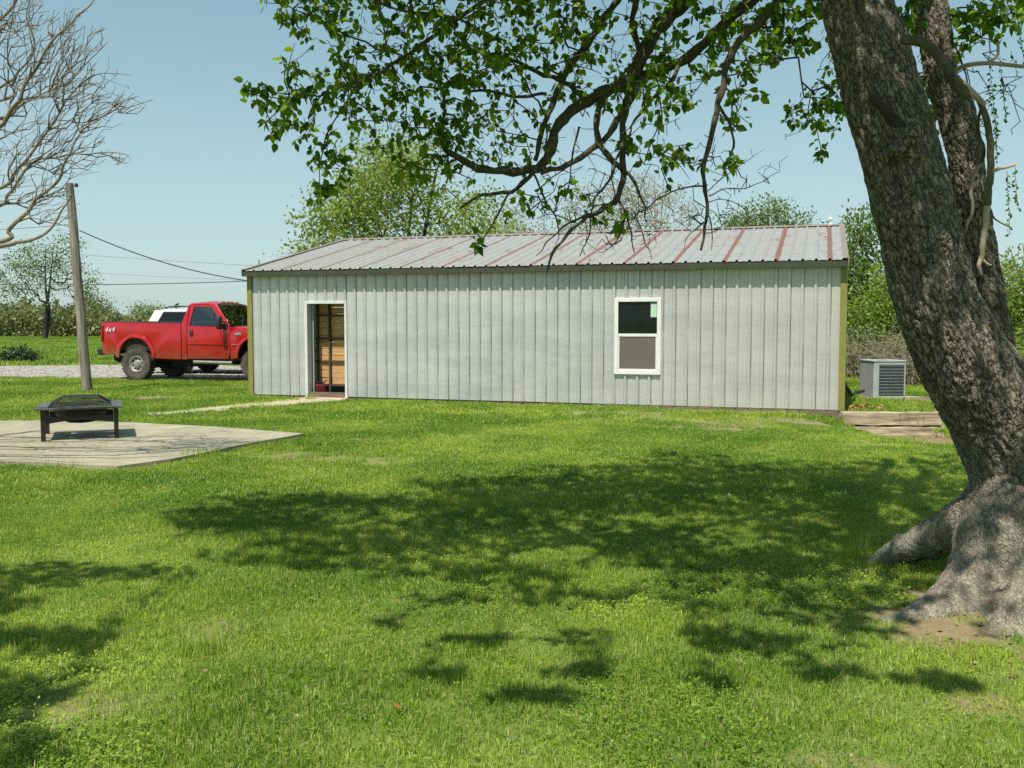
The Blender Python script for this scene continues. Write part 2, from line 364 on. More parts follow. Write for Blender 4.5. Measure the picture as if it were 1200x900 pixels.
MAT_PALE = M("pale_door_trim", (.62, .64, .62), (.52, .54, .52), 6, .5, bmp=.03)
MAT_TREATED = M("weathered_skirt_lumber", (.20, .15, .10), (.11, .08, .055), 6, .9, stretch=(.3, 1, 4), bmp=.5)
MAT_DARKWOOD = M("dark_framing_lumber", (.085, .06, .04), (.05, .035, .025), 8, .9, stretch=(1, 1, .3), bmp=.3)
MAT_PLANK = M("raw_orange_plank", (.56, .33, .13), (.40, .22, .085), 5, .7, stretch=(.5, 2, 6), bmp=.3)
MAT_FLOOR = M("barn_slab", (.22, .20, .18), (.15, .14, .13), 3, .9)
# profile of a ribbed sheet: 3 ft cover, a rib every 9 in
RIB = .2286
def profile(u0, u1, extra=()):
    us = {u0, u1}; k = math.floor(u0 / RIB) - 1
    while k * RIB < u1 + .1:
        c_ = k * RIB + .03
        for du in (-.032, -.010, .010, .032):
            if u0 < c_ + du < u1: us.add(round(c_ + du, 5))
        for du in (.072, .082, .147, .157):
            if u0 < c_ + du < u1: us.add(round(c_ + du, 5))
        k += 1
    for e in extra:
        if u0 < e < u1: us.add(e)
    us = sorted(us); out = []
    for u in us:
        q = (u - .03 + RIB / 2) % RIB - RIB / 2; a = abs(q)
        h = .034 if a <= .0105 else (.034 * (.0325 - a) / .022 if a < .0325 else 0)
        w = (u - .03) % RIB
        if .0765 < w < .1525: h = .005
        out.append((u, max(h, 0)))
    return out
def sheetmesh(name, prof, vs, place, hole=None, parent=barn, mat=MAT_WALL):
    """grid of prof x vs; place(u,h,v) -> point; cells inside hole (u0,u1,v0,v1) left out"""
    V = []; Fc = []; n = len(prof)
    for v in vs:
        for u, h in prof: V.append(place(u, h, v))
    for j in range(len(vs) - 1):
        for i in range(n - 1):
            if hole:
                uc = (prof[i][0] + prof[i + 1][0]) / 2; vc = (vs[j] + vs[j + 1]) / 2
                if hole[0] < uc < hole[1] and hole[2] < vc < hole[3]: continue
            Fc.append((j * n + i, j * n + i + 1, (j + 1) * n + i + 1, (j + 1) * n + i))
    return mesh_np(name, V, np.array(Fc), mat, parent)
DOOR = (1.40, 2.33, 0.0, 2.03); WIN = (8.08, 8.91, .665, 2.05)
r = random.Random(3)
for k in range(14):
    u0, u1 = k * .9144, min((k + 1) * .9144 + .012, L)
    if u1 - u0 < .05: continue
    hole = None
    for h_ in (DOOR, WIN):
        if h_[0] < u1 and h_[1] > u0: hole = h_
    vs = sorted({Z0, 2.66} | ({hole[2], hole[3]} - {0.0} if hole else set()))
    pr = profile(u0, u1, (hole[0], hole[1]) if hole else ())
    off = .0006 * (k % 3)
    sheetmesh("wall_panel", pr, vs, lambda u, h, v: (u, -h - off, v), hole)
for k in range(14):                                     # back wall, with unseen panels left out to let skylight in
    u0, u1 = k * .9144, min((k + 1) * .9144, L)
    if u1 - u0 < .05 or 1 <= k <= 4: continue
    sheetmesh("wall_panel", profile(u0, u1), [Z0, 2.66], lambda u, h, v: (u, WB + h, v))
# gable walls in sheets that run up to the roof line
for side, xg in ((0, 0.0), (1, L)):
    k = 0
    while k * .9144 < WB - .01:
        u0, u1 = k * .9144, min((k + 1) * .9144, WB)
        k += 1
        pr = profile(u0, u1); sgn = -1 if side == 0 else 1
        lo = 2.35 if (side == 0 and 3.6 < (u0 + u1) / 2 < 7.3) else Z0  # unseen gable opening, added to bring skylight to the interior
        V = [(xg + sgn * h, u, lo) for u, h in pr] + [(xg + sgn * h, u, roofz(u) - .05) for u, h in pr]; n = len(pr)
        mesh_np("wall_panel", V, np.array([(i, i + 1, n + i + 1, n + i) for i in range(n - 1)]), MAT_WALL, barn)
# roof sheets, both slopes
nrm = Vector((0, -SL, 1)).normalized()
for k in range(14):
    u0, u1 = k * .9144 - .02 * (k == 0), min((k + 1) * .9144 + .012, L + .02)
    if u1 - u0 < .06: continue
    pr = profile(u0, u1); off = .0008 * (k % 3)
    yo = r.uniform(-.006, .006)
    sheetmesh("roof_panel", pr, [0, 1], lambda u, h, v: (u, -OF + yo if v == 0 else HALF, (ZE + SL * yo if v == 0 else ZR) + h + off), None, barn, MAT_ROOF)
    sheetmesh("roof_panel", pr, [0, 1], lambda u, h, v: (u, WB + OF if v == 0 else HALF, (ZE if v == 0 else ZR) + h + off), None, barn, MAT_ROOF)
def part(name, mat, *boxes, bevel=0, parent=barn, smooth=False):
    mb = MB()
    for b_ in boxes: mb.box(*b_)
    return mb.build(name, mat, parent, smooth, bevel)
part("fascia", MAT_DKTRIM, (-.03, L + .03, -OF + .012, -OF + .035, ZE - .115, ZE - .006), (-.03, L + .03, -OF + .035, -.03, ZE - .10, ZE - .085))
part("fascia", MAT_DKTRIM, (-.03, L + .03, WB + OF - .035, WB + OF - .012, ZE - .115, ZE - .006))
for xg, s_ in ((0.0, -1), (L, 1)):                      # corner posts and rakes
    a, c_ = (xg - .028, xg + .085) if s_ < 0 else (xg - .085, xg + .028)
    part("corner_trim", MAT_OLIVE, (a, c_, -.036, -.026, Z0 - .01, ZE - .10), ((a, a + .01) if s_ < 0 else (c_ - .01, c_)) + (-.026, .10, Z0 - .01, ZE - .10))
    part("corner_trim", MAT_OLIVE, (a, c_, WB + .026, WB + .036, Z0 - .01, ZE - .10))
    for v0, v1, z0, z1 in ((-OF - .01, HALF, ZE, ZR), (WB + OF + .01, HALF, ZE, ZR)):
        mb = MB(); x0, x1 = (xg - .045, xg - .03) if s_ < 0 else (xg + .03, xg + .045)
        mb.add([(x, y, z) for x in (x0, x1) for y, z in ((v0, z0 - .11), (v0, z0 + .034), (v1, z1 + .034), (v1, z1 - .11))],
               [(0, 1, 2, 3), (7, 6, 5, 4), (0, 4, 5, 1), (1, 5, 6, 2), (2, 6, 7, 3), (3, 7, 4, 0)])
        xa, xb = (x0 + .002, xg + .055) if s_ < 0 else (xg - .055, x1 - .002)
        mb.add([(x, y, z) for x in (xa, xb) for y, z in ((v0, z0 + .030), (v0, z0 + .038), (v1, z1 + .038), (v1, z1 + .030))],
               [(0, 1, 2, 3), (7, 6, 5, 4), (0, 4, 5, 1), (1, 5, 6, 2), (2, 6, 7, 3), (3, 7, 4, 0)])
        mb.build("rake_trim", MAT_RIDGE, barn)
mb = MB(); mb.prism([(HALF - .15, ZR - .15 * SL + .032), (HALF, ZR + .045), (HALF + .15, ZR - .15 * SL + .032), (HALF + .15, ZR - .15 * SL + .027), (HALF, ZR + .038), (HALF - .15, ZR - .15 * SL + .027)], -.05, L + .05, 'x')
mb.build("ridge_cap", MAT_RIDGE, barn)
# white finial near the right end of the ridge
mb = MB(); mb.tube([(11.95, HALF, ZR), (11.95, HALF, ZR + .26)], .008, 6); mb.lathe([(.001, .10), (.03, .12), (.045, .15), (.03, .18), (.001, .20)], 10, Matrix.Translation((11.95, HALF, ZR)))
mb.lathe([(.05, .02), (.05, .05), (.01, .07)], 10, Matrix.Translation((11.95, HALF, ZR))); mb.build("roof_finial", MAT_WHITE, barn, True)
mb = MB(); mb.tube([(.10, .25, ZE + .08), (.10, .25, ZE + .26)], .014, 6); mb.build("vent_pipe", MAT_RIDGE, barn)
# skirt board and posts under the sheets
part("skirt_board", MAT_TREATED, (.05, L - .02, .012, .05, -.12, .14))
part("skirt_board", MAT_TREATED, (7.6, L + .02, -.02, .012, -.045, .052))
for u in (.1, 2.5, 4.9, 7.3, 9.7, L - .15): part("post", MAT_TREATED, (u - .07, u + .07, .13, .27, -.45, 2.5))
part("post", MAT_TREATED, (L - .17, L + .0, -.03, .12, -.50, -.05), bevel=.008)
part("skirt_board", MAT_TREATED, (6.4, L - .18, .055, .10, -.50, -.04))
part("floor_slab", MAT_FLOOR, (.06, L - .06, .055, WB - .05, -.2, .03))
part("door_sill", MAT_PATH, (1.36, 2.37, -.30, .05, -.08, .034), bevel=.01)
for i, v in enumerate((.5, 1.15, 1.8, 2.45)):
    segs = [(.15, 1.3), (2.42, L - .15)] if v < 2.1 else [(.15, L - .15)]
    if 0.6 < v < 2.1: segs = [(.15, 1.3), (2.42, 8.0), (9.0, L - .15)]
    for a, c_ in segs: part("girt", MAT_DARKWOOD, (a, c_, .055, .10, v - .045, v + .045))
for k in range(6):
    u = .3 + k * 2.32
    mb = MB(); mb.add([(x, y, z) for x in (u, u + .05) for y, z in ((.06, ZE - .16), (.06, ZE + SL * .26 - .03), (HALF, ZR - .05), (WB - .06, ZE + SL * .26 - .03), (WB - .06, ZE - .16))],
        [(0, 1, 2, 3, 4), (9, 8, 7, 6, 5), (0, 5, 6, 1), (1, 6, 7, 2), (2, 7, 8, 3), (3, 8, 9, 4), (4, 9, 5, 0)]); mb.build("roof_truss", MAT_DARKWOOD, barn)
# door frame and the door leaf swung inward
part("door_frame", MAT_PALE, (DOOR[0] - .035, DOOR[0] + .03, -.036, .14, .03, DOOR[3] + .04), (DOOR[1] - .02, DOOR[1] + .03, -.034, .14, .03, DOOR[3] + .04), (DOOR[0] + .03, DOOR[1] - .02, -.035, .14, DOOR[3] - .02, DOOR[3] + .038), bevel=.004)
leaf = MB().box(0, .86, -.02, .02, .03, 2.0).build("door", M("grey_green_door", (.30, .36, .35), (.24, .29, .28), 4, .5, bmp=.05), barn, False, .005)
leaf.location = (DOOR[0] + .055, .16, 0); leaf.rotation_euler = (0, 0, math.radians(116))
kn = MB().lathe([(.001, 0), (.028, .004), (.03, .03), (.018, .05), (.001, .052)], 12, Matrix.Translation((.78, -.02, 1.0)) @ Matrix.Rotation(math.pi / 2, 4, 'X')).build("handle", MAT_RIDGE, leaf, True)
# window: frame, two sashes, dark upper pane, screen below, sticker
w0, w1, z0, z1 = WIN
fr = part("window", MAT_WHITE, (w0 - .03, w0 + .045, -.055, .03, z0 - .03, z1 + .03), (w1 - .045, w1 + .03, -.055, .03, z0 - .03, z1 + .03), (w0 + .045, w1 - .045, -.055, .03, z1 - .04, z1 + .03), (w0 + .045, w1 - .045, -.055, .03, z0 - .03, z0 + .05), bevel=.005)
zm = (z0 + z1) / 2 + .02
part("sash", MAT_WHITE, (w0 + .045, w1 - .045, -.045, .0, zm - .025, zm + .03), (w0 + .045, w0 + .07, -.04, .0, z0 + .05, zm - .025), (w1 - .07, w1 - .045, -.04, .0, z0 + .05, zm - .025), (w0 + .07, w1 - .07, -.04, 0, z0 + .05, z0 + .075), bevel=.003, parent=fr)
gm, nt, b = newmat("dark_window_glass"); b.inputs['Base Color'].default_value = (.006, .010, .009, 1); b.inputs['Roughness'].default_value = .04; b.inputs['Specular IOR Level'].default_value = .25
nt.links.new(mixc(nt, noisefac(nt, 3, 3), (.006, .010, .009), (.010, .014, .012)), b.inputs['Base Color'])
part("pane", gm, (w0 + .045, w1 - .045, -.022, -.014, zm + .03, z1 - .04), parent=fr)
part("insect_screen", M("brown_screen_mesh", (.135, .118, .095), (.11, .095, .08), 90, .8, bmp=.4, bscale=300), (w0 + .07, w1 - .07, -.034, -.030, z0 + .075, zm - .025), parent=fr)
part("sticker", M("pale_green_sticker", (.42, .60, .45), (.38, .55, .42), 5, .6, bmp=0), (w1 - .17, w1 - .055, -.026, -.0225, z1 - .33, z1 - .06), parent=fr)
# slatted rack seen through the doorway
def BW(u, v, z=0): 
    q = Matrix.Rotation(-TH, 4, 'Z') @ Vector((u, v, z)); return BA + q
rack = empty("slatted_rack", BW(1.39, .46, .03), -TH, "stack of raw orange planks behind dark bars, seen inside the open doorway", "plank rack")
rr = random.Random(9)
zz = .25; k = 0
while zz < 2.15:
    hh = rr.uniform(.135, .165); mb = MB().box(0, 1.55, rr.uniform(-.01, .015), .05, 0, hh - .012)
    p_ = mb.build("plank", MAT_PLANK, rack, False, .004); p_.location = (rr.uniform(-.02, .02), 0, zz); zz += hh
for u in (.02, .31, 1.5): MB().box(u, u + .04, -.07, -.02, 0, 2.3).build("post", MAT_DARKWOOD, rack)
for z_ in (.22, .73, 1.22, 1.72): MB().box(-.02, 1.58, -.05, -.021, z_, z_ + .04).build("bar", MAT_DARKWOOD, rack)
gc = empty("gas_can", BW(1.56, .26, .03), .4, "red plastic can standing on the floor just inside the open doorway", "can")
MAT_REDP = M("red_plastic", (.09, .005, .005), (.07, .004, .004), 8, .4, bmp=.02)
MB().box(-.11, .11, -.08, .08, 0, .26).build("body", MAT_REDP, gc, True, .03, 3)
MB().tube([(-.06, 0, .25), (-.06, 0, .31), (.05, 0, .31), (.07, 0, .25)], .014, 8).build("handle", MAT_REDP, gc, True)
MB().tube([(.06, 0, .25), (.09, 0, .30), (.14, 0, .36)], [.02, .016, .010], 8).build("spout", M("black_plastic", (.02, .02, .02), (.03, .03, .03), 8, .5, bmp=.02), gc, True)
MAT_BLACKP = bpy.data.materials["black_plastic"]
# ------------------------------------------------------------------ vehicles
def carpaint(name, col):
    m, nt, b = newmat(name)
    f = noisefac(nt, 3, 4, .6); b.inputs['Roughness'].default_value = .28; b.inputs['Coat Weight'].default_value = .9; b.inputs['Coat Roughness'].default_value = .06
    tc = N(nt, 'ShaderNodeTexCoord'); sx = N(nt, 'ShaderNodeSeparateXYZ'); nt.links.new(tc.outputs['Object'], sx.inputs[0])
    mr = N(nt, 'ShaderNodeMapRange'); nt.links.new(sx.outputs[2], mr.inputs[0]); mr.inputs[1].default_value = .60; mr.inputs[2].default_value = 1.02; mr.inputs[3].default_value = 1; mr.inputs[4].default_value = 0
    rear = N(nt, 'ShaderNodeMapRange'); nt.links.new(sx.outputs[0], rear.inputs[0]); rear.inputs[1].default_value = -.5; rear.inputs[2].default_value = .3; rear.inputs[3].default_value = 1.15; rear.inputs[4].default_value = .45
    mud = math_(nt, 'MULTIPLY', math_(nt, 'MULTIPLY', mr.outputs[0], rear.outputs[0]), noisefac(nt, 6, 6, .75, lo=.3, hi=.62))
    cl = N(nt, 'ShaderNodeClamp'); nt.links.new(mud, cl.inputs[0])
    c = mixc(nt, f, col, tuple(x * .85 for x in col)); c = mixc(nt, cl.outputs[0], c, (.30, .17, .10)); nt.links.new(c, b.inputs['Base Color'])
    nt.links.new(math_(nt, 'MULTIPLY_ADD', cl.outputs[0], -.9, .9), b.inputs['Coat Weight'])
    return m
MAT_RED = carpaint("red_truck_paint", (.42, .002, .008))
MAT_WPAINT = M("white_car_paint", (.78, .78, .76), (.72, .72, .70), 3, .3, bmp=0, coat=.6)
MAT_TYRE = M("tyre_rubber", (.045, .038, .032), (.11, .09, .07), 5, .9, bmp=.4, bscale=40)
MAT_ALLOY = M("alloy_wheel", (.55, .53, .50), (.40, .38, .35), 8, .4, metal=.7, bmp=.05)
MAT_CHROME = M("bright_metal", (.65, .65, .63), (.5, .5, .48), 6, .25, metal=.9, bmp=.02)
MAT_UNDER = M("grimy_underbody", (.03, .027, .025), (.05, .04, .035), 8, .85)
MAT_SEAT = M("grey_seat_cloth", (.12, .115, .11), (.09, .09, .085), 10, .9)
MAT_CARGLASS = glass_thin("car_window_glass", (.82, .88, .86))
MAT_TINT = glass_thin("tinted_car_glass", (.05, .055, .06))
MAT_AMBER = M("amber_lens", (.45, .12, .01), (.4, .1, .01), 8, .3, bmp=0)
MAT_REDLENS = M("red_lens", (.30, .01, .01), (.22, .008, .008), 8, .2, bmp=0)
def wheel(parent, x, y, R_, wd, side, rim_r, holes=8, prefix=True):
    """side -1: outer face towards -y"""
    T = Matrix.Translation((0, 0, 0)) @ Matrix.Rotation(math.pi / 2 if side < 0 else -math.pi / 2, 4, 'X')
    w = MB(); h = wd / 2
    w.lathe([(rim_r, -h * .75), (R_ * .80, -h), (R_ * .95, -h * .93), (R_ * .985, -h * .7), (R_ * .985, h * .7), (R_ * .95, h * .93), (R_ * .80, h), (rim_r, h * .75)], 40, T)
    t = w.build("wheel", MAT_TYRE, parent, True); t.location = (x, y, R_)
    tr = MB(); nb = 30
    for k in range(nb):                                  # tread lugs
        for row, (a, b_) in enumerate(((-h * .98, -h * .45), (-h * .38, h * .0), (h * .05, h * .4), (h * .45, h * .98))):
            an = 2 * math.pi * (k + .5 * (row % 2)) / nb
            Mx = T @ Matrix.Rotation(an, 4, 'Z')
            tr.box(R_ * .975, R_ * 1.005, -R_ * .07, R_ * .07, a, b_, Mx)
    tr.build("tread", MAT_TYRE, t)
    rm = MB(); rm.lathe([(rim_r, -h * .7), (rim_r, h * .78), (rim_r * .93, h * .80), (rim_r * .88, h * .55), (rim_r * .6, h * .38), (rim_r * .38, h * .5), (rim_r * .36, h * .85), (.001, h * .9)], 36, T)
    rm.build("rim", MAT_ALLOY, t, True)
    hb = MB()
    for k in range(holes):
        an = 2 * math.pi * (k + .3) / holes; Mx = T @ Matrix.Translation((rim_r * .70 * math.cos(an), rim_r * .70 * math.sin(an), h * .40))
        hb.lathe([(.001, .012), (rim_r * .15, .013), (rim_r * .165, -.01)], 10, Mx)
    hb.build("rim_hole", MAT_UNDER, t)
    return t
def strip(pts, y, tumble):                               # 2D profile point -> 3D with lean above the belt
    return [(x, y(z), z) for x, z in pts]

tr = empty("pickup_truck", (0, 0, 0), 0, "red lifted pickup truck with muddy rear corner, its nose hidden behind the metal building", "pickup truck")
HW = 1.0
def sy(z, s=-1):                                         # half width of the body at height z
    if z > 1.50: return s * (HW - .02 - (z - 1.50) * .26)
    return s * (HW - .012 * abs(z - 1.1) * 3)
def panel(name, poly, mat, parent, th=.05, off=0, s=-1, bevel=.006):
    """outer skin poly (x,z) following the body side, with thickness inwards"""
    mb = MB(); n = len(poly)
    o = [(x, sy(z, s) + s * off, z) for x, z in poly]; i_ = [(x, sy(z, s) + s * off - s * th, z) for x, z in poly]
    mb.add(o + i_, [tuple(range(n)), tuple(range(n, 2 * n))[::-1]] + [(k, (k + 1) % n, n + (k + 1) % n, n + k) for k in range(n)])
    ob = mb.build(name, mat, parent, True, bevel, 2)
    return ob
def arch(cx, cz, r_, a0, a1, n=14): return [(cx + r_ * math.cos(math.radians(a0 + (a1 - a0) * k / n)), cz + r_ * math.sin(math.radians(a0 + (a1 - a0) * k / n))) for k in range(n + 1)]
WBASE = 3.62
for s in (-1, 1):
    ar = arch(0, .66, .50, 180, 0)
    # bed side, lower quarter bulging around the wheel
    panel("bed_side", [(-1.05, .72), (-.52, .66)] + ar[1:-1] + [(.52, .60), (1.385, .58), (1.385, 1.56), (-1.05, 1.60)], MAT_RED, tr, .06, 0, s, .012)
    fl = arch(0, .66, .50, 184, -4) + arch(0, .66, .60, -4, 184)
    panel("fender_flare", fl, MAT_RED, tr, .05, .035, s, .012)
    panel("bed_rail", [(-1.06, 1.60), (1.385, 1.56), (1.385, 1.585), (-1.06, 1.625)], MAT_UNDER, tr, .11, .004, s, .006)
    panel("cab_side", [(1.405, .58), (1.58, .58), (1.58, 1.50), (1.60, 2.04), (1.70, 2.10), (1.66, 2.13), (1.56, 2.06), (1.405, 1.56)], MAT_RED, tr, .06, 0, s, .010)
    dr = panel("door", [(1.59, .60), (2.80, .60), (2.86, .75), (2.86, 1.42), (2.84, 1.46), (1.59, 1.50)], MAT_RED, tr, .06, .002, s, .010)
    # swage line and handle on the door
    panel("trim_strip", [(1.60, 1.00), (2.85, .985), (2.85, 1.005), (1.60, 1.02)], MAT_RED, dr, .012, .010, s, .003)
    panel("handle", [(1.67, 1.22), (1.76, 1.22), (1.76, 1.39), (1.67, 1.39)], MAT_BLACKP, dr, .02, .014, s, .005)
    panel("door_frame", [(1.59, 1.50), (1.66, 1.50), (1.73, 2.02), (2.26, 2.00), (2.68, 1.50), (2.84, 1.46), (2.86, 1.50), (2.40, 2.07), (2.32, 2.10), (1.68, 2.10), (1.62, 2.05)], MAT_RED, tr, .05, 0, s, .006)
    gl = panel("side_window", [(1.655, 1.495), (1.73, 2.025), (2.265, 2.005), (2.69, 1.49)], MAT_CARGLASS, tr, .008, -.02, s, 0)
    af = arch(WBASE, .66, .52, 180, 0)
    panel("front_fender", [(2.87, .60), (3.06, .62)] + af[1:-1] + [(4.16, .66), (4.42, .80), (4.46, 1.30), (4.40, 1.40), (2.87, 1.47)], MAT_RED, tr, .06, .001, s, .012)
    panel("fender_flare", arch(WBASE, .66, .52, 184, -4) + arch(WBASE, .66, .61, -4, 184), MAT_RED, tr, .05, .035, s, .012)
    panel("badge", [(3.02, 1.24), (3.20, 1.24), (3.20, 1.31), (3.02, 1.31)], MAT_CHROME, tr, .01, .012, s, .002)
    panel("badge", [(2.92, .985), (3.08, .985), (3.08, 1.0), (2.92, 1.0)], MAT_CHROME, tr, .01, .012, s, .001)
    panel("tail_light", [(-1.065, 1.05), (-1.02, 1.05), (-1.02, 1.50), (-1.065, 1.50)], MAT_REDLENS, tr, .06, .006, s, .004)
    mb = MB(); mb.tube([(1.75, s * (HW - .06), .52), (2.9, s * (HW - .06), .50)], .05, 12); mb.tube([(1.9, s * .7, .58), (1.9, s * (HW - .08), .50)], .025); mb.tube([(2.75, s * .7, .58), (2.75, s * (HW - .08), .49)], .025)
    mb.build("running_board", MAT_CHROME, tr, True)
    mi = MB(); mi.box(2.62, 2.74, s * (HW + .20) - .10, s * (HW + .20) + .10, 1.40, 1.76); ob = mi.build("side_mirror", MAT_BLACKP, tr, True, .05, 3)
    MB().tube([(2.70, s * (HW - .02), 1.50), (2.70, s * (HW + .16), 1.52)], .028).tube([(2.70, s * (HW - .03), 1.62), (2.70, s * (HW + .16), 1.60)], .022).box(2.62, 2.80, min(s * (HW - .03), s * (HW + .005)), max(s * (HW - .03), s * (HW + .005)), 1.42, 1.56).build("mirror_arm", MAT_BLACKP, ob)
    panel("headlight", [(4.40, 1.02), (4.475, 1.02), (4.47, 1.30), (4.38, 1.32)], M("headlight_lens", (.6, .6, .58), (.5, .5, .5), 5, .15, bmp=0) if s < 0 else bpy.data.materials["headlight_lens"], tr, .08, .006, s, .01)
# "4x4" lettering on the rear of the bed side
def text(body, name, size, loc, rot, mat, parent, ext=.004, shear=0):
    cu = bpy.data.curves.new(name, 'FONT'); cu.body = body; cu.size = size; cu.extrude = ext; cu.shear = shear; cu.space_character = 1.05
    t = bpy.data.objects.new(name, cu); C.objects.link(t); bpy.context.view_layer.update()
    me = bpy.data.meshes.new_from_object(t.evaluated_get(bpy.context.evaluated_depsgraph_get())); bpy.data.objects.remove(t)
    o = bpy.data.objects.new(name, me); C.objects.link(o); me.materials.clear(); me.materials.append(mat); o.parent = parent; o.location = loc; o.rotation_euler = rot; return o
text("4x4", "lettering", .20, (-.95, -HW + .009 - .006, 1.325), (math.pi / 2, 0, 0), MAT_WHITE, tr, .004, .3)
# bed floor, front wall, tailgate, bumper, bonnet, roof, glass
part("tailgate", MAT_RED, (-1.075, -1.03, -.90, .90, .84, 1.58), parent=tr, bevel=.012)
part("bed_floor", MAT_UNDER, (-1.03, 1.38, -.93, .93, .82, .86), (1.33, 1.385, -.93, .93, .86, 1.55), (-.55, .55, -.94, -.62, .86, 1.14), (-.55, .55, .62, .94, .86, 1.14), parent=tr)
bp = part("bumper", MAT_BLACKP, (-1.24, -1.08, -.96, .96, .68, .86), parent=tr, bevel=.03)
part("hitch", MAT_UNDER, (-1.30, -.75, -.05, .05, .47, .55), (-.85, -.55, -.62, -.45, .46, .56), (-.80, -.75, -.62, .62, .47, .55), parent=tr)
def loft(name, secs, mat, parent, bevel=0, smooth=True):
    """secs: list of rings (same count) of 3-D points"""
    mb = MB(); n = len(secs[0]); V = [p for s_ in secs for p in s_]; Fc = []
    for j in range(len(secs) - 1):
        for i in range(n): Fc.append((j * n + i, j * n + (i + 1) % n, (j + 1) * n + (i + 1) % n, (j + 1) * n + i))
    Fc += [tuple(range(n))[::-1], tuple(range((len(secs) - 1) * n, len(secs) * n))]
    mb.add(V, Fc); return mb.build(name, mat, parent, smooth, bevel)
def ringx(x, hw, zl, zt, crown=.03):
    return [(x, -hw, zl), (x, -hw, zt - .03), (x, -hw * .93, zt), (x, -hw * .5, zt + crown), (x, 0, zt + crown * 1.2), (x, hw * .5, zt + crown), (x, hw * .93, zt), (x, hw, zt - .03), (x, hw, zl)]
loft("roof", [ringx(1.62, .82, 2.04, 2.06, .03), ringx(1.72, .84, 2.07, 2.12, .04), ringx(2.1, .84, 2.08, 2.13, .045), ringx(2.36, .82, 2.06, 2.09, .04)], MAT_RED, tr)
for k, yy in enumerate((-.36, -.12, 0, .12, .36)): MB().box(2.30, 2.37, yy - .035, yy + .035, 2.135, 2.165).build("roof_light", MAT_AMBER, tr, True, .008)
loft("hood", [ringx(2.86, .93, 1.38, 1.46, .03), ringx(3.4, .93, 1.36, 1.45, .05), ringx(4.1, .90, 1.32, 1.40, .05), ringx(4.42, .86, 1.25, 1.32, .03)], MAT_RED, tr)
loft("grille", [[(4.40, -.80, .95), (4.40, .80, .95), (4.40, .80, 1.32), (4.40, -.80, 1.32)], [(4.50, -.80, .95), (4.50, .80, .95), (4.48, .78, 1.30), (4.48, -.78, 1.30)]], MAT_BLACKP, tr)
part("bumper", MAT_CHROME, (4.42, 4.62, -.98, .98, .66, .92), parent=tr, bevel=.04)
MB().add([(2.885, -.86, 1.47), (2.885, .86, 1.47), (2.40, .78, 2.07), (2.40, -.78, 2.07), (2.875, -.86, 1.47), (2.875, .86, 1.47), (2.39, .78, 2.07), (2.39, -.78, 2.07)], [(0, 1, 2, 3), (7, 6, 5, 4), (0, 4, 5, 1), (1, 5, 6, 2), (2, 6, 7, 3), (3, 7, 4, 0)]).build("windshield", MAT_CARGLASS, tr)
part("cab_back", MAT_RED, (1.41, 1.45, -.93, .93, .60, 1.55), parent=tr)
MB().add([(1.42, -.90, 1.55), (1.42, .90, 1.55), (1.60, .80, 2.06), (1.60, -.80, 2.06), (1.43, -.90, 1.55), (1.43, .90, 1.55), (1.61, .80, 2.06), (1.61, -.80, 2.06)], [(0, 1, 2, 3), (7, 6, 5, 4), (0, 4, 5, 1), (1, 5, 6, 2), (2, 6, 7, 3), (3, 7, 4, 0)]).build("rear_window", MAT_CARGLASS, tr)
part("seat", MAT_SEAT, (1.50, 2.15, -.75, .75, .90, 1.15), (1.50, 1.70, -.75, .75, 1.15, 1.62), parent=tr, bevel=.05)
part("dashboard", MAT_BLACKP, (2.45, 2.86, -.84, .84, 1.15, 1.44), parent=tr, bevel=.04)
sw = MB(); sw.tube([(2.32 + .06 * math.cos(a), .40 + .19 * math.sin(a), 1.43 + .17 * math.cos(a)) for a in [2 * math.pi * k / 20 for k in range(21)]], .014, 6); sw.build("steering_wheel", MAT_BLACKP, tr)
part("cab_floor", MAT_UNDER, (1.45, 4.35, -.90, .90, .56, .64), parent=tr)
part("chassis", MAT_UNDER, (-1.05, 4.4, -.48, -.38, .50, .66), (-1.05, 4.4, .38, .48, .50, .66), (2.95, 4.3, -.4, .4, .45, 1.2), parent=tr)
MB().tube([(0, -.8, .44), (0, .8, .44)], .05).lathe([(.001, -.15), (.12, -.10), (.16, 0), (.12, .1), (.001, .15)], 14, Matrix.Translation((0, 0, .44))).tube([(WBASE, -.8, .44), (WBASE, .8, .44)], .05).tube([(0, 0, .46), (2.2, .05, .55)], .04).build("axle", MAT_UNDER, tr, True)
MB().tube([(1.0, .3, .5), (2.6, .3, .5)], .11, 12).tube([(-.9, .55, .55), (1.0, .3, .5)], .035).build("exhaust", MAT_UNDER, tr, True)
part("fuel_tank", MAT_UNDER, (.65, 1.55, -.36, .30, .36, .62), parent=tr, bevel=.06)
MB().lathe([(.001, -.11), (.30, -.11), (.37, -.06), (.37, .06), (.30, .11), (.001, .11)], 28, Matrix.Translation((-.66, .1, .60))).build("spare_tyre", MAT_TYRE, tr, True)
for x in (0, WBASE):
    for s in (-1, 1): wheel(tr, x, s * .86, .445, .30, s, .225)
TR_A = math.radians(-13)
rw = Vector((-10.33, 26.2, 0))                            # near rear wheel on the ground
off = Matrix.Rotation(TR_A, 4, 'Z') @ Vector((0, -.86, 0))
tr.location = rw - off + Vector((0, 0, .025)); tr.rotation_euler = (0, 0, TR_A)

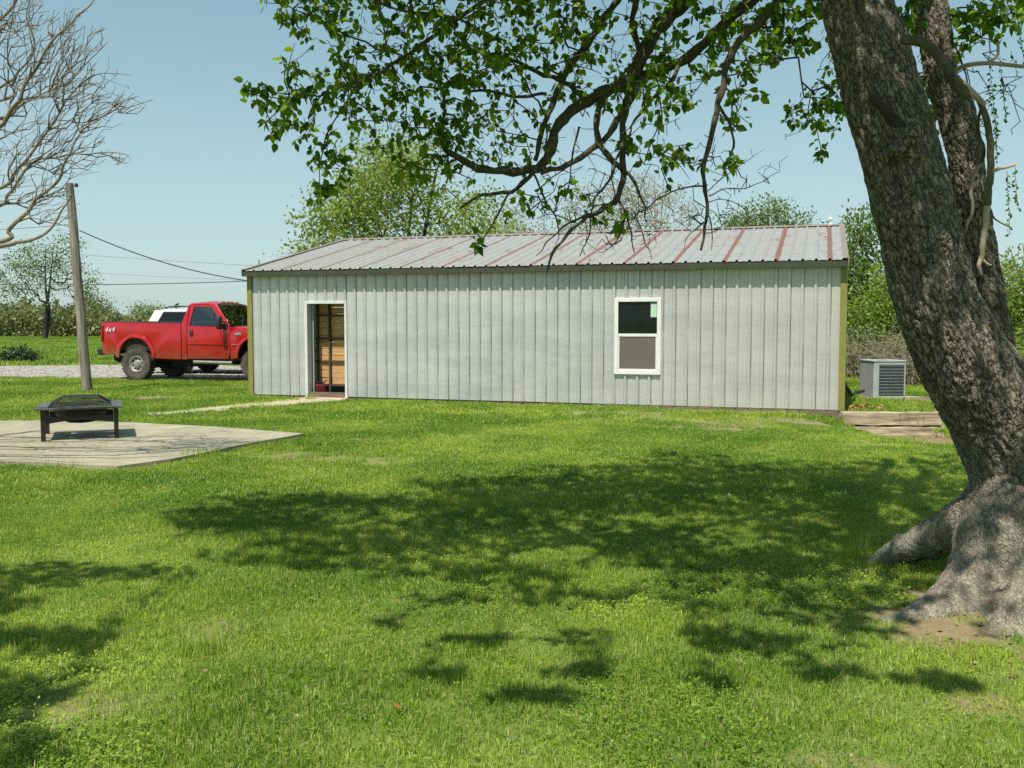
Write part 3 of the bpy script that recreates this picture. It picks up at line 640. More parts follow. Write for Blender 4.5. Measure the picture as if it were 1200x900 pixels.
# white sport utility behind it
sv_ = empty("parked_car", (0, 0, 0), 0, "white car with roof rails and dark side glass, parked behind the red pickup bed", "car")
_HW = HW; HW = .98
def sy(z, s=-1):
    return s * (HW - .02 - (z - 1.10) * .20) if z > 1.10 else s * (HW - .04 * abs(z - .8))
for s in (-1, 1):
    a0 = arch(0, .40, .45, 180, 0); a1 = arch(3.1, .40, .45, 180, 0)
    panel("body_side", [(-1.12, .45)] + a0 + a1 + [(4.0, .45), (4.05, 1.05), (2.75, 1.18), (-1.16, 1.22)], MAT_WPAINT, sv_, .06, 0, s, .02)
    panel("pillar", [(-1.16, 1.22), (-.86, 1.22), (-.52, 1.82), (-.80, 1.86)], MAT_WPAINT, sv_, .06, 0, s, .01)
    panel("side_window", [(-.86, 1.22), (.42, 1.22), (.42, 1.80), (-.54, 1.80)], MAT_TINT, sv_, .012, -.01, s, 0)
    panel("pillar", [(.42, 1.22), (.50, 1.22), (.50, 1.82), (.42, 1.82)], MAT_BLACKP, sv_, .05, -.002, s, .004)
    panel("side_window", [(.50, 1.22), (1.42, 1.22), (1.38, 1.80), (.50, 1.80)], MAT_TINT, sv_, .012, -.01, s, 0)
    panel("pillar", [(1.42, 1.22), (1.52, 1.22), (1.48, 1.82), (1.38, 1.82)], MAT_WPAINT, sv_, .05, 0, s, .004)
    panel("side_window", [(1.52, 1.22), (2.55, 1.20), (2.05, 1.78), (1.48, 1.80)], MAT_TINT, sv_, .012, -.01, s, 0)
    panel("pillar", [(2.55, 1.20), (2.75, 1.18), (2.15, 1.84), (2.03, 1.80)], MAT_WPAINT, sv_, .05, 0, s, .006)
    MB().tube([(-.5, s * .70, 1.90), (-.4, s * .70, 1.955), (1.6, s * .70, 1.96), (1.7, s * .70, 1.91)], .018).build("roof_rail", MAT_BLACKP, sv_)
for x in (-.1, 1.3): MB().tube([(x, -.70, 1.965), (x, .70, 1.965)], .018).build("roof_rail", MAT_BLACKP, sv_)
loft("roof", [ringx(-.82, .78, 1.80, 1.84, .02), ringx(-.5, .80, 1.80, 1.87, .03), ringx(1.2, .80, 1.80, 1.88, .03), ringx(2.12, .76, 1.78, 1.83, .03)], MAT_WPAINT, sv_)
loft("hood", [ringx(2.7, .90, .9, 1.14, .03), ringx(3.4, .88, .85, 1.08, .04), ringx(4.04, .82, .75, .98, .02)], MAT_WPAINT, sv_)
for nm, a, b_, ya, yb in (("windshield", (2.74, 1.18), (2.14, 1.82), .86, .76), ("rear_window", (-1.13, 1.22), (-.82, 1.83), .86, .76)):
    (xa, za), (xb, zb) = a, b_
    MB().add([(xa, -ya, za), (xa, ya, za), (xb, yb, zb), (xb, -yb, zb), (xa - .01, -ya, za), (xa - .01, ya, za), (xb - .01, yb, zb), (xb - .01, -yb, zb)], [(0, 1, 2, 3), (7, 6, 5, 4), (0, 4, 5, 1), (1, 5, 6, 2), (2, 6, 7, 3), (3, 7, 4, 0)]).build(nm, MAT_TINT, sv_)
part("tailgate", MAT_WPAINT, (-1.16, -1.08, -.90, .90, .60, 1.22), parent=sv_, bevel=.02)
part("bumper", MAT_BLACKP, (-1.25, -1.10, -.92, .92, .42, .66), (4.0, 4.14, -.90, .90, .40, .66), parent=sv_, bevel=.03)
part("underbody", MAT_UNDER, (-1.05, 3.95, -.86, .86, .30, .56), parent=sv_)
for x in (0, 3.1):
    for s in (-1, 1): wheel(sv_, x, s * .84, .38, .24, s, .22, 5)
sv_.location = (-10.05, 30.0, .025); sv_.rotation_euler = (0, 0, math.radians(-10)); sv_.scale = (1.06, 1.0, 1.06)

# ------------------------------------------------------------------ fire pit table
fp = empty("fire_pit_table", (-5.97, 13.06, .055), math.radians(23), "black square fire pit table with a mesh lid standing on the concrete patio", "fire pit")
MAT_IRON = M("sooty_black_steel", (.022, .020, .017), (.035, .028, .022), 10, .55, metal=.3, bmp=.3, bscale=60)
MAT_TOP = M("dusty_slate_top", (.10, .092, .08), (.065, .06, .05), 9, .5, bmp=.15)
fp.scale = (1.12, 1.12, 1.0)
h = .40
for sx_ in (-1, 1):
    for sy_ in (-1, 1): MB().box(sx_ * h - .025, sx_ * h + .025, sy_ * h - .025, sy_ * h + .025, 0, .415).build("leg", MAT_IRON, fp, False, .004)
tp = MB()
o, i_ = .475, .28
for a in range(4):
    Mx = Matrix.Rotation(a * math.pi / 2, 4, 'Z')
    tp = MB(); tp.add([Mx @ Vector(p) for p in ((-o, -o, .415), (o, -o, .415), (i_, -i_, .415), (-i_, -i_, .415), (-o, -o, .44), (o, -o, .44), (i_, -i_, .44), (-i_, -i_, .44))], [(3, 2, 1, 0), (4, 5, 6, 7), (0, 1, 5, 4), (2, 3, 7, 6), (1, 2, 6, 5), (3, 0, 4, 7)])
    tp.build("table_top", MAT_TOP, fp, False, .003)
    ap = MB(); pts = [(-h + .03, .32), (h - .03, .32)] + [(h - .03 - (2 * h - .06) * k / 12, .225 + .04 * math.sin(math.pi * k / 12)) for k in range(13)]
    ap.add([Mx @ Vector((x, -h - .012 + t, z)) for t in (0, .024) for x, z in pts], [tuple(range(15)), tuple(range(15, 30))[::-1]] + [(k, (k + 1) % 15, 15 + (k + 1) % 15, 15 + k) for k in range(15)])
    ap.build("apron", MAT_IRON, fp)
MB().lathe([(.30, .41), (.29, .36), (.24, .27), (.14, .21), (.001, .19), (.001, .18), (.15, .20), (.25, .26), (.305, .35), (.31, .41)], 28).build("fire_bowl", MAT_IRON, fp, True)
lid = MB(); lo_, hi_, zl, zh = .34, .19, .445, .555
cs = [(1, 1), (-1, 1), (-1, -1), (1, -1)]
for k in range(4):
    a, b_ = cs[k], cs[(k + 1) % 4]
    lid.tube([(a[0] * lo_, a[1] * lo_, zl), (b_[0] * lo_, b_[1] * lo_, zl)], .009, 6); lid.tube([(a[0] * hi_, a[1] * hi_, zh), (b_[0] * hi_, b_[1] * hi_, zh)], .009, 6); lid.tube([(a[0] * lo_, a[1] * lo_, zl), (a[0] * hi_, a[1] * hi_, zh)], .010, 6)
lid = lid.build("lid", MAT_IRON, fp)
ms = MB(); n = 26
for k in range(4):
    Mx = Matrix.Rotation(k * math.pi / 2, 4, 'Z')
    for j in range(n + 1):
        t = -1 + 2 * j / n; ms.tube([Mx @ Vector((t * lo_, -lo_, zl)), Mx @ Vector((t * hi_, -hi_, zh))], .0013, 3, False)
    for j in range(1, 12):
        q = j / 12; w_ = lo_ + (hi_ - lo_) * q; ms.tube([Mx @ Vector((-w_, -w_, zl + (zh - zl) * q)), Mx @ Vector((w_, -w_, zl + (zh - zl) * q))], .0013, 3, False)
for j in range(15):
    t = -hi_ + 2 * hi_ * j / 14; ms.tube([(t, -hi_, zh), (t, hi_, zh)], .0013, 3, False); ms.tube([(-hi_, t, zh), (hi_, t, zh)], .0013, 3, False)
ms = ms.build("mesh_screen", MAT_IRON, lid)

# ------------------------------------------------------------------ pole and wires
MAT_POLE = M("silvery_pole_wood", (.31, .27, .21), (.10, .085, .065), 5, .9, stretch=(4, 4, .25), bmp=1.0, bscale=12)
PB = np.array([-9.83, 21.9, -.3]); PT = P(81.5, 215, 21.9)
pole = empty("utility_pole", tuple(PB), 0, "old grey leaning wooden pole standing in the grass between the patio and the gravel drive", "pole")
mb = MB(); pts = []; R_ = []
for k in range(11):
    q = PB + (PT - PB) * k / 10; pts.append(Vector(q - PB) + Vector((rng.uniform(-.008, .008), 0, 0))); R_.append(.120 - .032 * k / 10 + rng.uniform(-.003, .003))
mb.tube(pts, R_, 14); mb.build("shaft", MAT_POLE, pole, True)
q = Vector(PT - PB); MB().tube([q + Vector((.06, -.05, -.06)), q + Vector((.20, -.08, -.06))], .012, 6).lathe([(.001, 0), (.035, .01), (.045, .05), (.03, .09), (.001, .10)], 10, Matrix.Translation(q + Vector((.19, -.08, -.10)))).build("insulator", MAT_BLACKP, pole, True)
for zc in (.62, 1.7, 2.5): pass
MAT_CABLE = M("black_cable", (.03, .03, .032), (.04, .04, .04), 5, .6, bmp=0)
def cable(name, p0, p1, sag, r_, label):
    pts = [Vector(p0).lerp(Vector(p1), k / 30) - Vector((0, 0, sag * 4 * (k / 30) * (1 - k / 30))) for k in range(31)]
    o = MB().tube(pts, r_, 5).build(name, MAT_CABLE, None, True); return tagit(o, label, "cable", None)
bk = BW(.0, 3.2, 2.55)
cable("power_cable", P(93, 270, 21.9), tuple(bk), .35, .013, "black cable sloping down from the leaning pole to the left end of the metal building")
cable("power_cable", P(-200, 262, 40), P(91, 262, 21.9), .25, .006, "thin cable running in from the left edge to the leaning pole")
cable("power_line", P(-300, 322, 70), P(640, 305, 70), 1.2, .033, "nearest and darkest of the far overhead lines, level above the red pickup")
cable("power_line", P(-300, 262, 80), P(640, 325, 75), .7, .013, "topmost faint far overhead line slanting down towards the building")
cable("power_line", P(-300, 292, 80), P(640, 340, 75), .5, .011, "middle faint far overhead line below the topmost one")

# ------------------------------------------------------------------ air conditioner and timbers
ac = empty("air_conditioner", (7.93, 20.25, -.01), math.radians(3), "grey metal air conditioner with louvred side beside the right end of the building", "air conditioner")
MAT_ACG = M("grey_enamel", (.40, .41, .42), (.33, .34, .35), 5, .45, bmp=.04); MAT_ACL = M("louver_enamel", (.20, .205, .21), (.15, .155, .16), 5, .5, bmp=.04); MAT_ACD = M("dark_condenser_coil", (.07, .075, .08), (.045, .05, .05), 60, .7, bmp=.5, bscale=120)
ac.scale = (.86, .86, 1.0)
q = .40
part("base_pad", MAT_CONC, (-.47, .47, -.47, .47, -.08, .035), parent=ac, bevel=.01)
part("coil", MAT_ACD, (-q + .03, q - .03, -q + .03, q - .03, .05, .74), parent=ac)
part("cabinet", MAT_ACG, (-q, q, -q, q, .035, .075), (-q, q, -q, q, .74, .80), (-q, -q + .14, -q, -q + .02, .075, .74), (q - .03, q, -q, -q + .02, .075, .74), (-q, -q + .015, -q + .02, q, .075, .74), (q - .02, q, q - .03, q, .075, .74), parent=ac, bevel=.004)
for a in (0, 1):
    Mx = Matrix.Rotation(a * math.pi / 2, 4, 'Z')
    for k in range(10):
        z_ = .115 + k * .066; x0 = -q + .14 if a == 0 else -q + .02
        MB().box(x0, q - .03, -q - .004, -q + .012, z_, z_ + .014, Mx).build("louver", MAT_ACL, ac)
    mb = MB()
    for k in range(19):
        x_ = -q + .16 + k * .033; mb.box(x_, x_ + .004, -q + .002, -q + .008, .075, .74, Mx)
    g_ = mb.build("guard", MAT_ACL, ac)
mb = MB()
for k in range(9): mb.tube([(.035 * (k + 1) * math.cos(a), .035 * (k + 1) * math.sin(a), .825 - .0006 * k * k) for a in [2 * math.pi * j / 24 for j in range(25)]], .003, 4, False)
for k in range(8): a = k * math.pi / 4; mb.tube([(0, 0, .83), (.33 * math.cos(a), .33 * math.sin(a), .80)], .004, 4)
mb.build("fan_guard", MAT_BLACKP, ac)
part("top_cover", MAT_ACG, (-q - .015, q + .015, -q - .015, -q + .07, .80, .83), (-q - .015, q + .015, q - .07, q + .015, .80, .83), (-q - .015, -q + .07, -q + .07, q - .07, .80, .829), (q - .07, q + .015, -q + .07, q - .07, .80, .829), parent=ac, bevel=.008)
hs = MB().tube([BW(L + .03, 2.0, .55), BW(L + .10, 2.05, .35), BW(L + .22, 2.2, .17), (7.28, 20.0, .14), (7.50, 20.15, .16)], .035, 8).build("insulated_hose", MAT_BLACKP, None, True)
tagit(hs, "black insulated hose curving from the building wall to the air conditioner", "hose")
MAT_TIE = M("weathered_landscape_timber", (.50, .40, .28), (.14, .10, .07), 3.0, .92, stretch=(.25, 1, 3.5), bmp=.8, bscale=12, lo=.4, hi=.62)
def timber(x0, x1, y, z0, z1, dy, label, rz=-.05, seed=0):
    r = random.Random(seed); bm = bmesh.new(); n = 14; rings = []
    for k in range(n + 1):
        t = k / n; x = x0 + (x1 - x0) * t; ring = []
        for (a, b_) in ((0, 0), (.5, -.012), (1, 0), (1.01, .5), (1, 1), (.5, 1.02), (0, 1), (-.01, .5)):
            ring.append(bm.verts.new((x - x0, a * dy + r.uniform(-.008, .008), z0 + b_ * (z1 - z0) + r.uniform(-.008, .008))))
        rings.append(ring)
    for k in range(n):
        for j in range(8): bm.faces.new((rings[k][j], rings[k][(j + 1) % 8], rings[k + 1][(j + 1) % 8], rings[k + 1][j]))
    bm.faces.new(rings[0][::-1]); bm.faces.new(rings[-1]); bmesh.ops.recalc_face_normals(bm, faces=bm.faces[:])
    me = bpy.data.meshes.new("landscape_timber"); bm.to_mesh(me); bm.free(); me.materials.append(MAT_TIE)
    o = bpy.data.objects.new("landscape_timber", me); C.objects.link(o); o.location = (x0, y, 0); o.rotation_euler = (0, 0, rz)
    return tagit(o, label, "timber", "timbers edging the raised bed right of the building")
timber(5.80, 7.42, 16.50, -.41, -.205, .2, "lower of two stacked weathered timbers at the building's right corner", seed=1)
timber(5.80, 7.50, 16.54, -.172, .045, .2, "upper of two stacked weathered timbers at the building's right corner", seed=2)
timber(7.55, 8.9, 16.45, -.40, -.19, .2, "lower timber running back behind the big tree trunk from the stack", rz=1.3, seed=3)
timber(8.05, 9.3, 19.35, -.06, .10, .18, "short low timber lying in front of the air conditioner's right side", rz=-.25, seed=4)
# ------------------------------------------------------------------ trees
def tubes_np(segs, n=5):
    """segs: list of (p0,p1,r0,r1) -> vertex and face arrays of open tapered prisms"""
    p0 = np.array([s[0] for s in segs]); p1 = np.array([s[1] for s in segs]); r0 = np.array([s[2] for s in segs]); r1 = np.array([s[3] for s in segs])
    d = p1 - p0; ln = np.linalg.norm(d, axis=1, keepdims=True) + 1e-9; t = d / ln; p1 = p1 + t * (r1[:, None] * .4); p0 = p0 - t * (r0[:, None] * .3)
    up = np.where(np.abs(t[:, 2:3]) < .9, np.array([[0, 0, 1.]]), np.array([[1., 0, 0]]))
    u = np.cross(t, up); u /= np.linalg.norm(u, axis=1, keepdims=True) + 1e-9; w = np.cross(t, u)
    V = []
    for p, r_ in ((p0, r0), (p1, r1)):
        for k in range(n):
            a = 2 * math.pi * k / n; V.append(p + (u * math.cos(a) + w * math.sin(a)) * r_[:, None])
    V = np.stack(V, 1).reshape(-1, 3)
    m_ = len(segs); base = np.arange(m_)[:, None] * 2 * n; Fc = []
    for k in range(n): Fc.append(base + np.array([[k, (k + 1) % n, n + (k + 1) % n, n + k]]))
    return V, np.stack(Fc, 1).reshape(-1, 4)
def catmull(pts, sub=5):
    pts = [np.array(p, float) for p in pts]; out = []
    P_ = [2 * pts[0] - pts[1]] + pts + [2 * pts[-1] - pts[-2]]
    for i in range(1, len(P_) - 2):
        for k in range(sub):
            t = k / sub; a, b_, c_, d_ = P_[i - 1:i + 3]
            out.append(.5 * (2 * b_ + (c_ - a) * t + (2 * a - 5 * b_ + 4 * c_ - d_) * t * t + (3 * b_ - a - 3 * c_ + d_) * t ** 3))
    out.append(pts[-1]); return out
class Skel:
    """branch skeleton: seed nodes, then points that each attach to the nearest node"""
    def __init__(s): s.p = []; s.par = []; s.fix = []
    def line(s, pts, radii, parent=-1):
        last = parent; ids = []
        for q, r_ in zip(pts, radii): s.p.append(np.array(q, float)); s.par.append(last); s.fix.append(r_); last = len(s.p) - 1; ids.append(last)
        return ids
    def grow(s, targets, maxlen=1e9, step=.25, r=None, jit=.12, bias=None):
        bias = np.zeros(3) if bias is None else np.array(bias)
        """attach each target (nearest first) through intermediate bent nodes"""
        r = r or rng
        T = np.array(targets); A = np.array(s.p); n0 = len(A)
        d = np.full(len(T), 1e9)
        for i in range(0, len(T), 400): d[i:i + 400] = np.sqrt(((T[i:i + 400, None] - A[None]) ** 2).sum(-1)).min(1)
        buf = np.zeros((n0 + len(T) * 30, 3)); buf[:n0] = A; cnt = n0
        for i in np.argsort(d):
            q = T[i]; dd = ((buf[:cnt] - (q - bias)) ** 2).sum(1); j = int(dd.argmin()); D = math.sqrt(((buf[j] - q) ** 2).sum())
            if D > maxlen or D < 1e-3: continue
            k = max(1, int(D / step)); k = min(k, 24); a = buf[j].copy(); last = j
            bend = r.normal(0, 1, 3) * jit * D
            for m_ in range(1, k + 1):
                t = m_ / k; x = a + (q - a) * t + bend * math.sin(math.pi * t) + r.normal(0, 1, 3) * jit * .12 * step * (m_ < k)
                buf[cnt] = x; s.p.append(x.copy()); s.par.append(last); s.fix.append(None); last = cnt; cnt += 1
    def radii(s, tip=.003, power=2.3):
        n = len(s.p); w = [0.0] * n; kids = [0] * n
        for i in range(n - 1, -1, -1):
            if kids[i] == 0: w[i] = 1.0
            if s.par[i] >= 0: w[s.par[i]] += w[i]; kids[s.par[i]] += 1
        R_ = [(s.fix[i] if s.fix[i] is not None else tip * w[i] ** (1 / power)) for i in range(n)]
        for i in range(n):
            if s.fix[i] is None and s.par[i] >= 0: R_[i] = min(R_[i], R_[s.par[i]] * .95)
        s.R = R_; s.tips = [i for i in range(n) if kids[i] == 0 and s.fix[i] is None]
        return R_
    def segs(s, grown=True, fixed=True, rmin=0, rmax=9):
        out = []
        for i in range(len(s.p)):
            j = s.par[i]
            if j < 0: continue
            isf = s.fix[i] is not None
            if (isf and fixed) or (not isf and grown):
                if rmin <= s.R[i] < rmax: out.append((s.p[j], s.p[i], min(s.R[j], s.R[i] * 1.6) if not isf else s.R[j], s.R[i]))
        return out
# leaf templates (unit length, along +x, facing +z)
LEAF_HEART = (np.array([(0, 0, 0), (.12, .26, .02), (.42, .36, .03), (.75, .18, -.03), (1, 0, -.14), (.75, -.18, -.03), (.42, -.36, .03), (.12, -.26, .02), (.45, 0, -.05)]),
              np.array([(0, 1, 8), (1, 2, 8), (2, 3, 8), (3, 4, 8), (4, 5, 8), (5, 6, 8), (6, 7, 8), (7, 0, 8)]))
LEAF_DIAM = (np.array([(0, 0, 0), (.45, .32, .05), (1, 0, -.08), (.45, -.32, .05)]), np.array([(0, 1, 2), (0, 2, 3)]))
def leaves_np(pos, dirs, size, tmpl, r, flat=.5):
    TV, TF = tmpl; n = len(pos); dirs = dirs / (np.linalg.norm(dirs, axis=1, keepdims=True) + 1e-9)
    nn = r.normal(0, 1, (n, 3)); nn[:, 2] += flat; v = np.cross(nn, dirs); v /= np.linalg.norm(v, axis=1, keepdims=True) + 1e-9; w = np.cross(dirs, v)
    V = pos[:, None] + (TV[None, :, 0:1] * dirs[:, None] + TV[None, :, 1:2] * v[:, None] + TV[None, :, 2:3] * w[:, None]) * size[:, None, None]
    Fc = TF[None] + (np.arange(n) * len(TV))[:, None, None]
    return V.reshape(-1, 3), Fc.reshape(-1, 3), np.repeat(r.random(n), len(TV))

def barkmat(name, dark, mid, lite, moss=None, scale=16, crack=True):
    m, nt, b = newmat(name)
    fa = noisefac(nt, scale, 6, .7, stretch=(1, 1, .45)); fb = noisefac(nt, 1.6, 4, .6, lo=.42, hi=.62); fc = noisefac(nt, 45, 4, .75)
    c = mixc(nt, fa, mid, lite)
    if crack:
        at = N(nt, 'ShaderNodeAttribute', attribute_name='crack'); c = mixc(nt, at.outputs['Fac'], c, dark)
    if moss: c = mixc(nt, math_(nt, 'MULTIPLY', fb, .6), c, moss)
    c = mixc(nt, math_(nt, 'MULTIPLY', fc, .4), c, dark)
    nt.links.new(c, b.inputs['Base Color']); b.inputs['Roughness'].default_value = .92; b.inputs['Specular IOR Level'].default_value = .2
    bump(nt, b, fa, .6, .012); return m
m, nt, b = newmat("plated_grey_bark")
tc = N(nt, 'ShaderNodeTexCoord'); sx = N(nt, 'ShaderNodeSeparateXYZ'); nt.links.new(tc.outputs['Object'], sx.inputs[0])
cb = N(nt, 'ShaderNodeCombineXYZ'); nt.links.new(math_(nt, 'MULTIPLY_ADD', sx.outputs[2], .36, sx.outputs[0]), cb.inputs[0]); nt.links.new(sx.outputs[1], cb.inputs[1]); nt.links.new(math_(nt, 'MULTIPLY', sx.outputs[2], .34), cb.inputs[2])
wn = N(nt, 'ShaderNodeTexNoise'); wn.inputs['Scale'].default_value = 9; wn.inputs['Detail'].default_value = 4; nt.links.new(cb.outputs[0], wn.inputs[0])
va = N(nt, 'ShaderNodeVectorMath', operation='MULTIPLY_ADD'); nt.links.new(wn.outputs['Color'], va.inputs[0]); va.inputs[1].default_value = (.10, .10, .10); nt.links.new(cb.outputs[0], va.inputs[2])
def edge(scale, w):
    v = N(nt, 'ShaderNodeTexVoronoi', feature='DISTANCE_TO_EDGE'); v.inputs['Scale'].default_value = scale; nt.links.new(va.outputs[0], v.inputs[0])
    q = N(nt, 'ShaderNodeMapRange'); nt.links.new(v.outputs['Distance'], q.inputs[0]); q.inputs[1].default_value = 0; q.inputs[2].default_value = w; q.inputs[3].default_value = 1; q.inputs[4].default_value = 0; return q.outputs[0]
vc = N(nt, 'ShaderNodeTexVoronoi'); vc.inputs['Scale'].default_value = 34; nt.links.new(va.outputs[0], vc.inputs[0]); bwc = N(nt, 'ShaderNodeRGBToBW'); nt.links.new(vc.outputs['Color'], bwc.inputs[0])
e1 = edge(34, .16); e2 = edge(78, .20)
fl_ = N(nt, 'ShaderNodeMapRange'); nt.links.new(sx.outputs[2], fl_.inputs[0]); fl_.inputs[1].default_value = .35; fl_.inputs[2].default_value = 1.05; fl_.inputs[3].default_value = .38; fl_.inputs[4].default_value = 1
e1 = math_(nt, 'MULTIPLY', e1, fl_.outputs[0])
fb = noisefac(nt, 1.5, 4, .6, lo=.42, hi=.62); fc = noisefac(nt, 40, 5, .75, lo=.3, hi=.7); fd = noisefac(nt, 3.2, 5, .65, lo=.4, hi=.66, seed=4)
at = N(nt, 'ShaderNodeAttribute', attribute_name='crack')
c = mixc(nt, bwc.outputs[0], (.27, .225, .165), (.54, .48, .37)); c = mixc(nt, math_(nt, 'MULTIPLY', fb, .45), c, (.30, .31, .20)); c = mixc(nt, math_(nt, 'MULTIPLY', fd, .3), c, (.20, .165, .12)); c = mixc(nt, math_(nt, 'MULTIPLY', math_(nt, 'SUBTRACT', 1.0, fl_.outputs[0]), math_(nt, 'MULTIPLY', fb, 1.3)), c, (.25, .245, .19))
c = mixc(nt, math_(nt, 'MULTIPLY', math_(nt, 'MULTIPLY', fc, .4), fl_.outputs[0]), c, (.12, .10, .075)); c = mixc(nt, math_(nt, 'MULTIPLY', math_(nt, 'MULTIPLY', e2, .35), fl_.outputs[0]), c, (.09, .075, .055)); c = mixc(nt, math_(nt, 'MULTIPLY', e1, .7), c, (.045, .037, .028)); c = mixc(nt, math_(nt, 'MULTIPLY', at.outputs['Fac'], .45), c, (.030, .025, .02))
nt.links.new(c, b.inputs['Base Color']); b.inputs['Roughness'].default_value = .93; b.inputs['Specular IOR Level'].default_value = .2
hh = math_(nt, 'ADD', math_(nt, 'MULTIPLY', e1, -1.0), math_(nt, 'MULTIPLY_ADD', e2, -.4, math_(nt, 'MULTIPLY_ADD', fc, .35, math_(nt, 'MULTIPLY', bwc.outputs[0], .5))))
bump(nt, b, hh, .9, .016); MAT_BARK = m
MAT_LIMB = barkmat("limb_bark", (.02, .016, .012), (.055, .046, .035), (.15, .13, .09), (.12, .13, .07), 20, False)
MAT_DEAD = M("dead_branch_wood", (.42, .35, .26), (.26, .20, .14), 8, .9, stretch=(1, 1, 1), bmp=.4)
MAT_LEAF = leafmat("broad_spring_leaf", (.035, .10, .008), (.22, .35, .022), .5)

# ---- the big tree on the right
TX, TY = 3.35, 5.55
big = empty("big_tree", (TX, TY, 0), 0, "huge rough barked tree leaning in at the right edge, boughs across the top", "tree")
O = np.array([TX, TY, 0.0])
def wid(px0, px1, Y): return (px1 - px0) / F * Y * .5 * 1.0
stem = [(1268, 760, 5.60, .62), (1258, 690, 5.62, .55), (1246, 640, 5.62, .46), (1226, 590, 5.62, .385), (1200, 545, 5.6, .325), (1175, 500, 5.58, .290), (1140, 440, 5.56, .268), (1119, 400, 5.55, .255), (1097, 350, 5.55, .240), (1083, 300, 5.56, .230), (1070, 250, 5.58, .226), (1059, 200, 5.6, .222), (1045, 150, 5.62, .220), (1030, 100, 5.66, .216), (1017, 50, 5.7, .208), (1003, 0, 5.75, .195), (988, -80, 5.85, .185), (983, -200, 5.95, .17), (990, -380, 6.1, .14), (1010, -650, 6.4, .09), (1040, -900, 6.8, .05)]
stem2 = [(1290, 640, 6.0, .36), (1235, 570, 6.05, .27), (1198, 500, 6.1, .19), (1170, 440, 6.14, .150), (1157, 380, 6.16, .138), (1150, 320, 6.16, .126), (1142, 267, 6.16, .118), (1133, 200, 6.1, .118), (1121, 133, 6.12, .108), (1106, 100, 6.14, .100), (1098, 60, 6.16, .100), (1088, 0, 6.2, .112), (1074, -90, 6.3, .10), (1075, -260, 6.6, .08), (1110, -480, 7.0, .05)]
roots = [[(1190, 590, 5.55, .28), (1140, 612, 5.75, .19), (1095, 632, 5.95, .145), (1055, 646, 6.12, .115), (1018, 662, 6.25, .07), (990, 676, 6.35, .02)],
         [(1215, 610, 5.45, .38), (1180, 655, 5.38, .34), (1142, 698, 5.26, .235), (1096, 722, 5.15, .15), (1050, 734, 5.07, .09), (1015, 738, 5.03, .045), (985, 740, 5.0, .02)],
         [(1240, 650, 5.35, .36), (1220, 705, 5.12, .31), (1190, 748, 4.9, .21), (1160, 778, 4.72, .11), (1138, 796, 4.62, .04)],
         [(1280, 660, 5.3, .36), (1270, 760, 4.9, .22), (1255, 830, 4.55, .1), (1245, 860, 4.4, .04)],
         [(1300, 640, 5.7, .36), (1370, 700, 5.5, .22), (1430, 730, 5.3, .12), (1500, 745, 5.2, .04)],
         [(1290, 620, 5.9, .34), (1340, 650, 6.3, .20), (1380, 655, 6.6, .10), (1420, 655, 6.9, .04)]]
def blob(path):
    c_ = catmull([np.append(P(a, b_, Y), r_) for a, b_, Y, r_ in path], 6)
    return [q[:3] for q in c_], [max(q[3], .01) for q in c_]
mb = MB()
for path in [stem[:19], stem2[:14]] + roots:
    pts, R_ = blob(path); mb.tube(pts, R_, 20)
# collar of the old wound
for c_, r_ in ((P(1066, 158, 5.38), .085), (P(1048, 178, 5.40), .075), (P(1070, 180, 5.40), .07)): mb.lathe([(.001, -r_), (r_ * .7, -r_ * .7), (r_, 0), (r_ * .7, r_ * .7), (.001, r_)], 12, Matrix.Translation(c_))
raw = mb.build("trunk", MAT_BARK, None)
md = raw.modifiers.new("r", 'REMESH'); md.mode = 'VOXEL'; md.voxel_size = .0125; md.adaptivity = 0
md = raw.modifiers.new("s", 'SMOOTH'); md.factor = .5; md.iterations = 6
me = bpy.data.meshes.new_from_object(raw.evaluated_get(bpy.context.evaluated_depsgraph_get())); bpy.data.objects.remove(raw)
nv = len(me.vertices); co = np.empty(nv * 3, np.float32); me.vertices.foreach_get("co", co); co = co.reshape(-1, 3)
no = np.empty(nv * 3, np.float32); me.vertices.foreach_get("normal", no); no = no.reshape(-1, 3)
disp = np.zeros(nv); crack = np.zeros(nv)
lean = np.interp(co[:, 2], [-1, .4, 1.5, 3.5, 9], [0, .1, .62, .95, 1.0])
for i in range(nv):
    x, y, z = map(float, co[i]); 
    flare = min(1.0, max(0.0, (1.0 - z) / .7)); e = 8.5 + 10 * flare; s_ = 30.0 + 2 * flare
    wx = noise.noise((x * 6, y * 6, z * 5)) * .05; wz = noise.noise((x * 5 + 9, y * 5, z * 5)) * .06
    a = (x + float(lean[i]) * z * .0 + .33 * z * (1 - flare)); q = Vector(((a + wx) * s_, (y + wx) * s_, (z + wz) * e))
    d_ = noise.voronoi(q, distance_metric='DISTANCE')[0]; g_ = d_[1] - d_[0]
    cr = 1 - min(1.0, g_ / .16); n2 = noise.noise((x * 3, y * 3, z * 2)); n3 = noise.noise((x * 40, y * 40, z * 22))
    amp = .6 + .4 * noise.noise((x * 2.1, y * 2.1, z * 1.3 + 4))
    disp[i] = (-.017 * cr ** 1.2 * (1 - .6 * flare)) * (amp + .35) + flare * (.020 * noise.noise((x * 4.5, y * 4.5, z * 3.5)) + .018 * noise.noise((x * 11, y * 11, z * 9)) - .02) + .016 * n2 - .016 * (1 - .6 * flare) * (1 - min(1, abs(noise.noise((a * 7, y * 7, z * 1.1 + 3))) * 4.5)) + .005 * n3 + .007 * noise.noise((x * 14, y * 14, z * 8))
    crack[i] = min(1, cr * 1.15) * (1 - .7 * flare)
